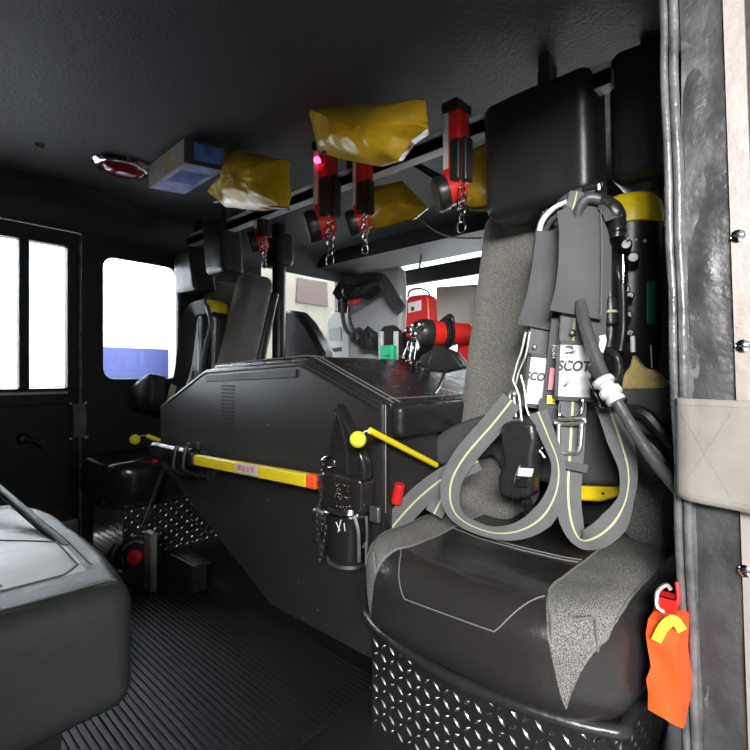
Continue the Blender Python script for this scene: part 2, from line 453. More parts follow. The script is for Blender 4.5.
# far door
bm = new(); yd0, yd1 = YF-.005, YF+.045
for a in ((-.295, .02, .66, .665), (-.295, 1.262, .66, 1.325), (-.295, .665, -.16, 1.262), (.612, .665, .66, 1.262), (.446, .665, .480, 1.262)):
    box(bm, (a[0], yd0, a[1]), (a[2], yd1, a[3]))
box(bm, (-.25, yd0-.02, .06), (.615, yd0, .60))
door = struct(finish('door_1', bm, 'wall', smooth=False, bevel=.004), 'black far side cab door with two window panes')
pane('glass_pane', (-.16, .665, .446, 1.262), YF+.02, door); pane('glass_pane', (.480, .665, .612, 1.262), YF+.02, door)
bm = new(); box(bm, (-.25, yd0-.010, .640), (.612, yd0+.004, .652)); box(bm, (.480, yd0-.004, .668), (.605, yd0+.01, .674)); finish('window_ledge', bm, 'rail', door, bevel=.002)
bm = new(); tube(bm, [(.655, yd0-.006, .03), (.655, yd0-.006, 1.32)], .006, 8); finish('door_seal', bm, 'rubber_worn', door)
hp = P(23, 439, Y=YF-.03)
bm = new(); lathe(bm, hp+Y_*.02, -Y_, [(.034, -.01), (.034, .004), (.026, .012), (.014, .022), (.012, .036), (0, .038)])
tube(bm, [hp+Vector((0, -.012, 0)), hp+Vector((.04, -.02, -.014)), P(44, 449, Y=YF-.05)], [.010, .009, .006], 8); finish('door_handle', bm, 'darkmetal', door)
# grey check strap at the far door
bm = new(); c = P(79, 421, Y=YF-.012); ribbon(bm, [c+Vector((0, 0, .075)), c+Vector((0, -.012, .03)), c+Vector((0, -.014, -.02)), c+Vector((0, 0, -.07))], .046, (-.4, -1, 0), .004, n=6)
cs = thing('check_strap', 'short grey canvas strap on the wall behind the far door, below the windows', 'strap', c+Y_*.012)
finish('webbing', bm, 'strapgrey', cs)
for sz in (.075, -.075):
    for sx in (-.03, .03):
        bm = new(); lathe(bm, c+Vector((sx, .012, sz)), -Y_, [(.010, 0), (.010, .004), (.006, .008), (0, .009)], 12); finish('screw', bm, 'chrome', cs)
# rear wall behind the bench; front wall with windscreen
bm = new(); box(bm, (REAR-.05, 0, 0), (REAR, YF+.05, CE)); struct(finish('wall_back', bm, 'wall', smooth=False), 'black wall behind the bench')
WS = (.30, .66, 2.22, 1.41)
bm = new(); plate_rect(bm, ((0.0, 0, YF+.05, CE), WS), .06, (FRONT, FRONT+.05), 'X'); struct(finish('wall_front', bm, 'wall', smooth=False), 'black front wall around the windscreen')
bm = new(); box(bm, (FRONT+.02, .29, .65), (FRONT+.025, 2.23, 1.42)); ws = struct(finish('window_3', bm, 'glass', smooth=False), 'windscreen')
bm = new(); tube(bm, [(FRONT+.0, 1.26, .66), (FRONT+.0, 1.26, 1.41)], .012, 8); finish('window_bar', bm, 'white', ws)
# near wall: pillar beside the open door, then front door wall with window
bm = new(); box(bm, (.812, -.02, -.06), (1.30, .122, CE)); box(bm, (1.30, .02, 0), (FRONT, .10, .62)); box(bm, (1.30, .02, 1.36), (FRONT, .10, CE)); box(bm, (2.18, .02, .62), (FRONT, .10, 1.36))
struct(finish('wall_right', bm, 'wall', smooth=False), 'black near side wall with the door pillar')
# header and rear part of the opening
bm = new(); box(bm, (REAR, -.02, 1.40), (.812, .07, CE+.05)); box(bm, (REAR, -.02, 0), (-.42, .07, 1.40)); struct(finish('wall_doorway', bm, 'wall', smooth=False), 'frame of the open near side doorway')

# ---- door pillar trim facing the camera (plane X=.81), leaning slightly
def sh(y, z): return y + .020*(z-.34)/.73
def strip(name, ya, yb, x0, x1, m, parent=None, z0=-.05, z1=1.40, round_=0, lump=0):
    bm = new(); n = 60; m_ = 7; rows = []
    for i in range(n+1):
        z = z0+(z1-z0)*i/n; row = []
        for k in range(m_+1):
            f = k/m_; y = ya+(yb-ya)*f
            x = x0 - round_*math.sin(PI*f) + lump*noise.noise(Vector((y*30, z*9, 3)))
            row.append(bm.verts.new((x, sh(y, z), z)))
        row += [bm.verts.new((x1, sh(yb, z), z)), bm.verts.new((x1, sh(ya, z), z))]
        rows.append(row)
    w = len(rows[0])
    for a, b in zip(rows, rows[1:]):
        for k in range(w): bm.faces.new((a[k], a[(k+1) % w], b[(k+1) % w], b[k]))
    bm.faces.new(rows[0]); bm.faces.new(rows[-1]); return finish(name, bm, m, parent)
pil = struct(strip('trim_1', .055, .104, .800, .815, 'jamb', lump=.004), 'worn grey and black covering of the door pillar')
bm = new()
for yy, rr, xx in ((.1245, .0056, .798), (.1125, .0060, .796)):
    tube(bm, [(xx+.002*math.sin(k*1.7), sh(yy, z)+.0012*math.sin(k*2.3+rr*900), z) for k, z in enumerate([-.05+1.45*q/18 for q in range(19)])], rr, 10, n=4)
box(bm, (.801, .095, -.05), (.814, .127, 1.40))
finish('door_seal', bm, 'rubber_worn', pil)
mst = struct(strip('trim_2', .054, .0315, .7955, .812, 'strip'), 'pale metal strip with screws on the door pillar')
for (sx_, sy_) in ((738, 236), (743, 346), (746, 571)):
    p = P(sx_, sy_, X=.795)
    bm = new(); lathe(bm, p, -X_, [(.0085, 0), (.0085, .0015), (.006, .0038), (0, .0042)], 20)
    finish('screw', bm, 'chrome', mst)
    bm = new(); obox(bm, p-X_*.0042, X_, Y_, Z_, .0006, .0042, .0008); obox(bm, p-X_*.0042, X_, Y_, Z_, .0006, .0008, .0042); finish('screw_slot', bm, 'ink', mst, smooth=False)
bm = new(); box(bm, (.80, -.06, -.06), (.83, .030, 1.42)); struct(finish('trim_3', bm, 'paint', smooth=False), 'black outer edge of the door pillar')

# ---- the station outside
bm = new(); box(bm, (-9, -7, -.9), (9, 8, -.85)); struct(finish('floor_outside', bm, 'concrete', smooth=False), 'station floor')
bm = new(); box(bm, (-7, 5.2, -.85), (8, 5.3, 5)); struct(finish('wall_outside_far', bm, 'baywhite', smooth=False), 'white station wall')
bm = new(); box(bm, (1.52, 5.12, -.85), (3.4, 5.2, 1.0)); struct(finish('wall_outside_panel', bm, 'bayblue', smooth=False), 'blue panel on the station wall')
bm = new(); box(bm, (8, -7, -.85), (8.1, 5.3, 5)); struct(finish('wall_outside_front', bm, 'baywhite', smooth=False), 'white station wall ahead of the truck')

# ================================================================== ENGINE COVER
XE = .80
eng = thing('engine_cover', 'large black engine cover between the two rear facing seats', 'engine cover', (1.25, 1.27, 0))
sec = [(.70, .652), (.98, .760), (1.49, .742), (1.84, .604), (1.84, .375), (1.12, .062), (.70, .062)]
bm = new(); prism(bm, [Vector((XE+.016, y, z)) for y, z in sec], X_*1.0); finish('body', bm, 'panel', eng, bevel=.012, smooth=True)
sec2 = [(.703, .648), (.982, .756), (1.488, .738), (1.837, .602), (1.837, .378), (1.12, .066), (.703, .066)]
bm = new(); prism(bm, [Vector((XE, y, z)) for y, z in sec2], X_*.015); rp = finish('rear_panel', bm, 'panel', eng, bevel=.004)
# raised flange near the top edge of the rear panel
bm = new()
tube(bm, [(XE-.001, .705, .640), (XE-.001, .985, .746), (XE-.001, 1.488, .728), (XE-.001, 1.83, .592)], .004, 8, straight=True)
box(bm, (XE-.006, 1.0, .705), (XE, 1.475, .728), rot=Matrix.Rotation(-.035, 3, 'X'))
finish('flange', bm, 'paint', rp, bevel=.002)
# vent slots: 12 rows x 8
bm = new()
c0 = P(221, 384, X=XE); c1 = P(235, 384, X=XE); zt = P(228, 384, X=XE).z; zb = P(228, 428, X=XE).z
for r in range(12):
    for k in range(8):
        y = c0.y+(c1.y-c0.y)*(k+.5)/8; z = zt+(zb-zt)*(r+.5)/12
        box(bm, (XE-.0015, y-.0032, z-.0026), (XE+.003, y+.0032, z+.0026))
finish('vent_slots', bm, 'ink', rp, smooth=False)
# padded vinyl lid over the near slope and top
bm = new()
n = 30
pl = [(.695, .655), (.84, .713), (.975, .768), (1.0, .772), (1.25, .764), (1.485, .754)]
top = [Vector((0, y, z)) for y, z in pl]; bot = [Vector((0, y+.008, z-.022)) for y, z in pl]
loop = [Vector((XE+.03, p.y, p.z)) for p in top]+[Vector((XE+.03, p.y, p.z)) for p in bot[::-1]]
prism(bm, loop, X_*.97); finish('padded_lid', bm, 'vinyl', eng, bevel=.008)
bm = new()
for off in (.036, .060): tube(bm, [Vector((XE+off, p.y, p.z+.0015)) for p in top], .0016, 6, straight=True)
tube(bm, [Vector((XE+.04+.93*k/10, .715, .6645)) for k in range(11)], .0016, 6, straight=True)
finish('seam', bm, 'thread', eng)
# side panel with a padded roll and metal corner edging
bm = new(); soft(bm, (XE+.03, .668, .575), (1.78, .705, .652), .016, 10); finish('side_roll', bm, 'vinyl', eng)
bm = new(); box(bm, (XE-.003, .696, .30), (XE+.012, .7035, .655)); box(bm, (XE+.0, .6935, .30), (XE+.022, .697, .655)); finish('corner_edging', bm, 'darkmetal', eng, bevel=.002)
bm = new(); tube(bm, [P(385.5, 405, X=XE-.004)+Z_*(-k*.02) for k in range(13)], .0016, 6); finish('edge_bead', bm, 'steel', eng)
bm = new(); box(bm, (XE+.35, .705, 0), (1.78, 1.5, .07)); finish('plinth', bm, 'paint', eng, smooth=False)
for px, py in ((289, 578), (299, 582), (303, 618), (318, 610), (268, 500), (268, 425)):
    bm = new(); p = P(px, py, X=XE-.0005); bm.faces.new([bm.verts.new(p+Vector((0, random.uniform(.001, .002)*math.cos(a), random.uniform(.001, .004)*math.sin(a)))) for a in [2*PI*k/6 for k in range(6)]])
    finish('paint_chip', bm, 'white', rp, smooth=False)

# ---- floor mat with ribs
bm = new(); box(bm, (.16, .72, .0), (.84, 1.86, .006))
k = 0; x = .17
while x < .83:
    box(bm, (x, .722, .006), (x+.006, 1.858, .012)); x += .0135
tag(finish('floor_mat', bm, 'mat_rubber', smooth=False), 'black ribbed rubber mat on the floor in front of engine cover', 'mat')
for nm in ():
    pass

# ================================================================== YELLOW BAR TOOL + brackets
tool = thing('pry_bar', 'long yellow bar tool with orange tip clipped across the engine cover', 'tool', (XE-.06, 1.3, .44))
A = P(318, 482, X=.745); B = P(196, 459.5, X=.745); D = P(154, 451, X=.745)
def bar(bm, a, b, hh, hw, mi=0):
    t = (b-a).normalized(); s = X_; u = s.cross(t).normalized(); obox(bm, (a+b)/2, t, s, u, (b-a).length/2, hw, hh, mi)
bm = new(); bar(bm, P(309, 480.3, X=.745), B, .0165, .011); finish('shaft', bm, 'yellow', tool, bevel=.004)
bm = new(); bar(bm, A, P(309, 480.3, X=.745), .0168, .0113); finish('end_tape', bm, 'orange', tool, bevel=.003)
bm = new(); bar(bm, P(236, 467.4, X=.7335), P(257, 471, X=.7335), .0135, .001); finish('sticker', bm, 'label', tool)
for i, px in enumerate((240, 244, 248, 252)):
    bm = new(); bar(bm, P(px-1.4, 467.6+i*.7, X=.7322), P(px+1.3, 468+i*.7, X=.7322), .007, .0006); finish('sticker_print', bm, 'pink', tool)
bm = new()
mid = (B+D)/2
def hf(v):
    return v
t = (D-B).normalized(); L = (D-B).length
soft(bm, (-L/2, -.022, -.030), (L/2, .022, .030), .016, 8)
u = X_.cross(t).normalized()
for v in bm.verts: v.co = mid + t*v.co.x + X_*v.co.y + u*v.co.z*(1+.1*v.co.x/L) + u*.004
finish('head_cover', bm, 'pouch', tool)
bm = new(); bar(bm, D-t*.004-Z_*.03, D-t*.012-Z_*.03, .012, .008); finish('tag', bm, 'red', tool)
for px in (197, 207):
    c = P(px, 460, X=XE); br = thing('tool_clip', 'black hook clip holding the yellow bar, '+('beside the covered head' if px == 197 else 'right one of the pair on the engine cover'), 'clip', c)
    bm = new()
    tube(bm, [c+Vector((-.002, 0, -.055)), c+Vector((-.04, 0, -.045)), c+Vector((-.078, 0, -.022)), c+Vector((-.082, 0, .0)), c+Vector((-.078, 0, .03)), c+Vector((-.07, 0, .055))], .0075, 8)
    tube(bm, [c+Vector((-.002, -.004, .02)), c+Vector((-.03, -.004, .03)), c+Vector((-.034, -.004, .062))], .007, 8)
    finish('hook', bm, 'darkmetal', br)
    bm = new(); box(bm, c+Vector((-.006, -.016, -.075)), c+Vector((-.0005, .016, .02))); finish('clip_plate', bm, 'darkmetal', br, bevel=.002)

# ================================================================== HOLSTER POUCH with chain
ho = thing('tool_pouch', 'shiny black leather pouch with pointed flap on the engine cover corner', 'pouch', P(345, 520, X=.79))
def poly_px(pts, X): return [P(a, b, X=X) for a, b in pts]
bm = new(); prism(bm, poly_px([(335, 403), (341, 413), (350, 432), (359, 450), (364, 466), (364, 482), (345, 479), (322, 477), (320, 463), (328, 449), (332, 425)], .748), X_*.03); finish('flap', bm, 'pouch', ho, bevel=.007)
bm = new(); tube(bm, poly_px([(336, 408), (342, 430), (347, 455), (348, 475)], .746), .004, 8); finish('flap_ridge', bm, 'pouch', ho)
bm = new(); soft(bm, (-.5, -.5, -.5), (.5, .5, .5), .2, 8)
a = P(322, 470, X=.755); b = P(364, 518, X=.755)
for v in bm.verts:
    v.co = Vector((.770+v.co.x*.058, (a.y+b.y)/2+v.co.y*(a.y-b.y), (a.z+b.z)/2+v.co.z*(a.z-b.z)*1.04))
    v.co.x += .004*noise.noise(v.co*30)
finish('pouch_body', bm, 'pouch', ho)
cc = P(347, 514, X=.765); cr = .054
bm = new(); lathe(bm, cc+Vector((-.002, 0, -.112)), Z_, [(.030, 0), (.045, .008), (.049, .03), (.051, .09), (cr, .110), (cr+.003, .116), (cr+.001, .121), (cr-.004, .134), (cr-.006, .11), (0, .10)], 28, squash=.8)
finish('cup', bm, 'pouch', ho)
bm = new(); lathe(bm, cc+Vector((-.002, 0, .004)), Z_, [(cr+.002, 0), (cr+.005, .002), (cr+.005, .005), (cr+.002, .007), (cr-.001, .004)], 28, squash=.8); finish('cup_rim', bm, 'chrome', ho)
bm = new(); lathe(bm, cc+Vector((-.002, 0, -.116)), Z_, [(.030, 0), (.050, .006), (.0515, .014), (.047, .012)], 28, squash=.8); finish('cup_base', bm, 'steel', ho)
bm = new(); tube(bm, poly_px([(354, 516), (358, 530), (359, 550), (359, 562)], .726), .004, 8); tube(bm, poly_px([(366, 516), (367, 535), (366, 560)], .745), .003, 8); finish('steel_rib', bm, 'steel', ho)
bm = new(); box(bm, P(372, 505, X=.775), P(378, 524, X=.765)); finish('buckle', bm, 'steel', ho, bevel=.002)
bm = new(); tube(bm, poly_px([(322, 460), (326, 457), (333, 459), (334, 466), (328, 468)], .745), .0026, 8); finish('ring', bm, 'chrome', ho)
bm = new()
for i in range(34):
    p = P(random.uniform(335, 350), random.uniform(484, 510), X=.739); r = random.uniform(.0006, .0016)
    ball(bm, p, r, seg=6)
finish('scuffs', bm, 'card', ho)
bm = new(); p0, p1 = P(337, 522, X=.717), P(343, 530, X=.717)
for a, b in (((336, 522), (340, 531)), ((341, 520), (338, 532)), ((344, 523), (345, 531))): tube(bm, poly_px([a, b], .7185), .0012, 6)
finish('scratches', bm, 'white', ho)
ch = thing('chain', 'dull steel chain hanging bunched beside the black pouch', 'chain', P(320, 512, X=.735))
bm = new(); chain(bm, [P(324, 462, X=.736), P(319, 480, X=.736), P(321, 495, X=.736), P(318, 510, X=.736)], .006, .0013)
chain(bm, [P(317, 508, X=.737), P(318, 530, X=.737), P(321, 548, X=.737), P(320, 562, X=.737)], .0065, .0014)
chain(bm, [P(324, 512, X=.734), P(326, 528, X=.734), P(323, 545, X=.734), P(320, 560, X=.734)], .0065, .0014)
chain(bm, [P(320, 510, X=.731), P(322, 525, X=.731), P(317, 540, X=.731)], .0065, .0014)
finish('links', bm, 'darkmetal', ch)
bm = new(); box(bm, P(315, 508, X=.735), P(322, 515, X=.727)); finish('clasp', bm, 'steel', ch, bevel=.002)

# ---- yellow pull rods with balls
def pull(name, label, ballp, br, a, b, r):
    t = thing(name, label, 'pull rod', b)
    bm = new(); ball(bm, ballp, br); finish('ball', bm, 'neon', t)
    bm = new(); tube(bm, [ballp, (ballp+a)/2+Z_*.006, a], .0016, 6); finish('cord', bm, 'white', t)
    bm = new(); tube(bm, [a, b], r, 12); finish('rod', bm, 'yellow', t)
pull('pull_rod', 'yellow rod with round yellow ball, beside the black leather pouch', P(358, 439.5, T=.97), .0175, P(370, 430.5, T=.99), P(436, 465, T=1.17), .0072)
pull('pull_rod', 'small yellow rod with ball behind the far seat, left of engine cover', P(135, 439.5, T=1.86), .020, P(147, 435.5, T=1.88), P(170, 445, X=.86), .009)
bm = new(); a = P(394, 505, X=.84); b = P(402, 483, X=.84); tube(bm, [P(396, 503, X=.83), P(400, 484, X=.83)], .0125, 12)
tag(finish('red_grip', bm, 'red', bevel=.002), 'small red plastic grip on the side of the engine cover', 'grip')

# ================================================================== SEATS
def seat(label, y0, y1, xf, mirror=False, seams=True):
    yc = (y0+y1)/2; hw = (y1-y0)/2
    s = thing('jump_seat', label, 'seat', (xf+.25, yc, 0), None)
    def fn(w):
        u = (w.y-yc)/hw; f = (w.x-xf)/.52
        z = w.z
        if z > .30:
            z += .012*abs(u)**3*(1 if f > .25 else f*4) - .010*(1-min(1, abs(u)*1.5)**2)*math.sin(min(1, max(0, f))*PI)
            z += .003*noise.noise(Vector((w.x*14, w.y*14, 1)))
        # rounded front corners in plan
        x = w.x
        fr = max(0, 1-f*3.2)
        x += .075*abs(u)**4*fr
        y = yc+(w.y-yc)*(1-.04*fr)
        return Vector((x, y, z))
    def mfn(c):
        u = abs(c.y-yc)/hw; f = (c.x-xf)/.52
        inn = .545-.05*f; out = .86 + .10*f
        if f < .16: # narrows to a point toward the front edge
            k = max(0, f/.16); inn = .64+(inn-.64)*k; out = .76+(out-.76)*k
        if f < .05 and c.z < .31: return 0
        return 1 if (inn < u < out and c.z > .255) else 0
    bm = new(); soft(bm, (xf, y0, .215), (xf+.52, y1, .385), .062, 30, fn, None, nz=8); cu = finish('cushion', bm, ['cover_far' if mirror else 'cover_near'], s)
    bvh = BVHTree.FromPolygons([v.co+s.location for v in cu.data.vertices], [p.vertices[:] for p in cu.data.polygons])
    def down(x, y):
        h = bvh.ray_cast(Vector((x, y, .8)), -Z_)
        return (h[0] if h[0] else Vector((x, y, .385)))+Z_*.0008
    def on(pts, n=10):
        o = []
        for (xa, ya), (xb, yb) in zip(pts, pts[1:]):
            for k in range(n): o.append(down(xa+(xb-xa)*k/n, ya+(yb-ya)*k/n))
        o.append(down(*pts[-1])); return o
    if seams:
        bm = new(); W = hw
        def nearest(pts, n=10):
            o = []
            for a_, b_ in zip(pts, pts[1:]):
                for k in range(n+1):
                    q = bvh.find_nearest(Vector(a_).lerp(Vector(b_), k/n)); o.append(q[0]+q[1]*.0006)
            return o
        tube(bm, nearest([(xf+.06, yc+.53*W, .39), (xf-.005, yc+.32*W, .33), (xf-.005, yc-.33*W, .335), (xf+.06, yc-.53*W, .39)]), .0011, 6, straight=True)
        for l in ([(xf+.24, yc+.545*W), (xf+.235, yc-.50*W)], [(xf+.255, yc+.545*W), (xf+.25, yc-.50*W)]):
            tube(bm, on(l), .0013, 6, straight=True)
        for sg in (-1, 1):
            tube(bm, on([(xf+.015, yc+sg*W*.642), (xf+.045, yc+sg*W*.58), (xf+.08, yc+sg*W*.528), (xf+.114, yc+sg*W*.514), (xf+.28, yc+sg*W*.529), (xf+.46, yc+sg*W*.545)]), .0020, 6, straight=True)
            tube(bm, on([(xf+.02, yc+sg*W*.765), (xf+.045, yc+sg*W*.83), (xf+.083, yc+sg*W*.892), (xf+.28, yc+sg*W*.917), (xf+.46, yc+sg*W*.935)]), .0012, 6, straight=True)
        finish('stitching', bm, 'thread' if not mirror else 'vinyl', cu)
    bm = new(); tube(bm, [Vector((xf+.50, y0+.022, .225)), Vector((xf+.14, y0+.02, .222)), Vector((xf+.06, y0+.045, .222)), Vector((xf+.018, yc, .22)), Vector((xf+.06, y1-.045, .222)), Vector((xf+.14, y1-.02, .222)), Vector((xf+.50, y1-.022, .225))], .011, 10, n=10)
    finish('cushion_welt', bm, 'vinyl', s)
    # base clad in diamond plate
    def dia(bm, o, uu, vv, nn, W, H, pitch=.021):
        k = 0
        nu = int(W/pitch); nv = int(H/pitch)
        for i in range(nu):
            for j in range(nv):
                c = o+uu*(i+.5)*W/nu+vv*(j+.5)*H/nv
                an = PI/4 if (i+j) % 2 else -PI/4
                a = uu*math.cos(an)+vv*math.sin(an); b = nn.cross(a)
                q = [c+a*.0095, c+b*.0032, c-a*.0095, c-b*.0032]; V = [bm.verts.new(p) for p in q]; t = [bm.verts.new(c+a*.004+nn*.0022), bm.verts.new(c-a*.004+nn*.0022)]
                bm.faces.new((V[0], V[1], t[0])); bm.faces.new((V[1], V[2], t[1])); bm.faces.new((V[1], t[1], t[0])); bm.faces.new((V[2], V[3], t[1])); bm.faces.new((V[3], V[0], t[0])); bm.faces.new((V[3], t[0], t[1]))
    x0, ya, yb = xf+.07, y0+.04, y1-.04
    bm = new(); box(bm, (x0, ya, 0), (xf+.50, yb, .214)); 
    dia(bm, Vector((x0-.0004, ya, .004)), Y_, Z_, -X_, yb-ya, .205)
    dia(bm, Vector((x0, ya-.0004, .004)), X_, Z_, -Y_, .44, .205)
    finish('seat_base', bm, 'diamond', s, smooth=False)
    # backrest bolsters: grey cloth, leaning back slightly
    xb = xf+.38
    def lean(w, k=0): 
        t_ = (w.z-.36)/.8
        return Vector((w.x+.20*t_, w.y, w.z))
    for i, (ya, yb) in enumerate(((y0, y0+.115), (y1-(.20 if not mirror else .15), y1))):
        def tap(w, ya=ya, yb=yb, i=i):
            w = lean(w); t_ = max(0, (w.z-.36)/.8); yo = ya if i == 0 else yb
            k = 1-.06*t_-.06*t_**4
            return Vector((w.x, yo+(w.y-yo)*k, w.z+.01*math.sin(w.y*30)))
        bm = new(); soft(bm, (xb, ya, .37), (xb+.17, yb, 1.185), .045, 14, tap, nz=20); finish('back_bolster', bm, 'tweed_fine' if not mirror else 'tweed_fine', s)
    bm = new(); soft(bm, (xb+.17, y0+.02, .34), (xb+.22, y1-.02, 1.13), .02, 8, lean); finish('backrest_shell', bm, 'vinyl_soft', s)
    return s, xb
near, XB = seat('near rear facing seat with black vinyl cushion and grey tweed bolsters, by the door pillar', .165, .692, .645)
far, XB2 = seat('far rear facing seat of black vinyl in front of the side window', 1.87, 2.275, .62, True, False)
# tweed pad at the foot of the near bolster
bm = new(); soft(bm, (1.02, .50, .375), (1.16, .66, .45), .05, 10, lambda w: Vector((w.x, w.y, w.z+.01*math.sin(w.y*20)))); finish('lumbar_pad', bm, 'tweed_fine', near)

# ---- headrests (black vinyl pads hung from the cab frame)
def headrest(name, label, y0, y1, x0, x1, z0, z1, r=.035, grp=None):
    t = thing(name, label, 'headrest', ((x0+x1)/2, (y0+y1)/2, z0), grp)
    def f(w):
        k = (w.z-z0)/(z1-z0); return Vector((w.x+.02*(1-k)+.003*noise.noise(w*12), w.y, w.z+.008*noise.noise(Vector((w.y*7, w.x*3, 2)))))
    bm = new(); soft(bm, (x0, y0, z0), (x1, y1, z1), r, 16, f); finish('pad', bm, 'vinyl_soft', t)
    bm = new(); box(bm, (x1-.04, (y0+y1)/2-.02, z1-.02), (x1-.02, (y0+y1)/2+.02, CE)); finish('bracket', bm, 'darkmetal', t, smooth=False)
    return t
headrest('headrest', 'wide black vinyl headrest above the grey bolster and harness', .335, .60, 1.06, 1.19, 1.115, 1.40, .03)
headrest('headrest', 'black vinyl headrest above the yellow cylinder cap', .185, .315, 1.10, 1.24, 1.135, 1.42, .03)
headrest('headrest', 'far black headrest beside the side window', 2.10, 2.285, 1.05, 1.17, 1.12, 1.32, .02)
headrest('headrest', 'tall black headrest left of the black pole', 1.84, 2.0, 1.05, 1.16, 1.17, 1.40, .02)
bm = new(); box(bm, P(598, 128, X=1.22), P(607, 163, X=1.235)); tag(finish('metal_bracket', bm, 'rail', smooth=False), 'thin blue grey metal bracket between the two near headrests', 'bracket')

# ================================================================== BENCH lower left
bn = thing('bench_seat', 'grey vinyl forward facing bench with window sheen coloured into its centre, lower left', 'bench', (-.1, 1.03, 0))
def bf(w):
    f = (w.x+.52)/.825; u = (w.y-1.057)/.342
    z = w.z
    if z > .34: z += .010*math.cos(u*PI/2) - .012*max(0, f-.75)*4*abs(u)**2
    return Vector((w.x-.018*abs(u)**4*max(0, f-.4)/.6, w.y, z+.003*noise.noise(Vector((w.x*10, w.y*10, 5)))))
def bmf(c):
    return 1 if (c.x < .235 and .805 < c.y < 1.30 and c.z > .38) else 0
bm = new(); soft(bm, (-.52, .712, .24), (.292, 1.40, .425), .032, 44, bf, bmf, nz=8); bcu = finish('cushion', bm, ['vinyl_grey', 'vinyl_sheen'], bn)
bv = BVHTree.FromPolygons([v.co+bn.location for v in bcu.data.vertices], [p.vertices[:] for p in bcu.data.polygons])
def bdown(x, y):
    h = bv.ray_cast(Vector((x, y, .9)), -Z_); return (h[0] if h[0] else Vector((x, y, .42)))+Z_*.0006
bm = new()
for l in ([(-.45, .815), (.21, .805), (.235, .83), (.237, 1.0), (.237, 1.30)], [(.250, .82), (.252, 1.30)], [(-.45, .745), (.20, .745), (.262, .75)], [(.14, .82), (.05, 1.28)], [(.11, .82), (.01, 1.28)], [(.235, .95), (.14, 1.06), (-.1, 1.12)]):
    pts = []
    for (xa, ya), (xb_, yb_) in zip(l, l[1:]):
        for k in range(10): pts.append(bdown(xa+(xb_-xa)*k/10, ya+(yb_-ya)*k/10))
    pts.append(bdown(*l[-1])); tube(bm, pts, .0013, 6, straight=True)
finish('stitching', bm, 'thread', bcu)
bm = new(); box(bm, (-.50, .74, 0), (.19, 1.33, .262)); finish('bench_base', bm, 'paint', bn, smooth=False)
bm = new(); soft(bm, (-.64, .72, .40), (-.52, 1.35, 1.15), .04, 10); finish('backrest', bm, 'vinyl_grey', bn)
gr = thing('grab_rod', 'black rod slanting behind the grey bench towards the far door', 'rod', P(10, 494, T=1.35))
bm = new(); a = P(-60, 437, T=1.30); b = P(67, 549, T=.80); tube(bm, [a, b], .0085, 10); finish('rod', bm, 'mat_rubber', gr)
# cloth on bench far end
bm = new(); soft(bm, (.0, 1.22, .436), (.10, 1.33, .462), .014, 8, lambda w: w+Vector((0, 0, .01*noise.noise(w*22)))); tag(finish('folded_cloth', bm, 'white'), 'crumpled white cloth on the far end of the bench', 'cloth')
# far step box clad in diamond plate, beyond the rod
bm = new(); box(bm, (.30, 1.98, 0), (.56, YF-.012, .19))
for i in range(11):
    for j in range(8):
        c = Vector((.31+i*.0235, 1.979, .012+j*.023)); an = PI/4*(1 if (i+j) % 2 else -1); a = X_*math.cos(an)+Z_*math.sin(an); b = X_*math.sin(an)-Z_*math.cos(an)
        V = [bm.verts.new(q) for q in (c+a*.0095, c+b*.003, c-a*.0095, c-b*.003)]; t1 = bm.verts.new(c-Y_*.0025)
        for q in range(4): bm.faces.new((V[q], V[(q+1) % 4], t1))
tag(finish('step_box', bm, 'diamond', smooth=False), 'low diamond plate box below the far door', 'box')
# round red buttoned floor lamp in front of far seat base
fl = thing('socket_cap', 'round black socket with a red centre against the far seat base', 'socket', P(136, 570, T=1.55))
cpt = P(136, 557, T=1.58); ax = (-DV*1+Vector((0, 0, .25))).normalized()
bm = new(); lathe(bm, cpt-ax*.05, ax, [(.055, 0), (.068, .01), (.072, .04), (.066, .052), (.045, .056), (.040, .050), (0, .050)], 28); finish('housing', bm, 'rubber', fl)
bm = new(); lathe(bm, cpt+ax*.001, ax, [(.022, 0), (.025, .006), (.023, .012), (.016, .014), (0, .014)], 24); finish('red_centre', bm, 'red', fl)
bm = new(); pts = [cpt+ax*.006+frame_of(ax)[0]*.05*math.cos(a)+frame_of(ax)[1]*.05*math.sin(a) for a in [PI*.15+PI*.5*k/6 for k in range(7)]]; tube(bm, pts, .004, 6); finish('ring', bm, 'steel', fl)
bm = new(); tube(bm, [P(118, 545, T=1.62), P(112, 556, T=1.60), P(116, 570, T=1.58), P(124, 576, T=1.55)], .016, 10); finish('cable', bm, 'rubber', fl)
bm = new(); tube(bm, [P(163, 470, T=1.78), P(152, 500, T=1.72), P(140, 530, T=1.68), P(128, 548, T=1.66)], .007, 8)
tag(finish('seat_belt', bm, 'rubber'), 'black strap falling from the far seat to the floor', 'strap')
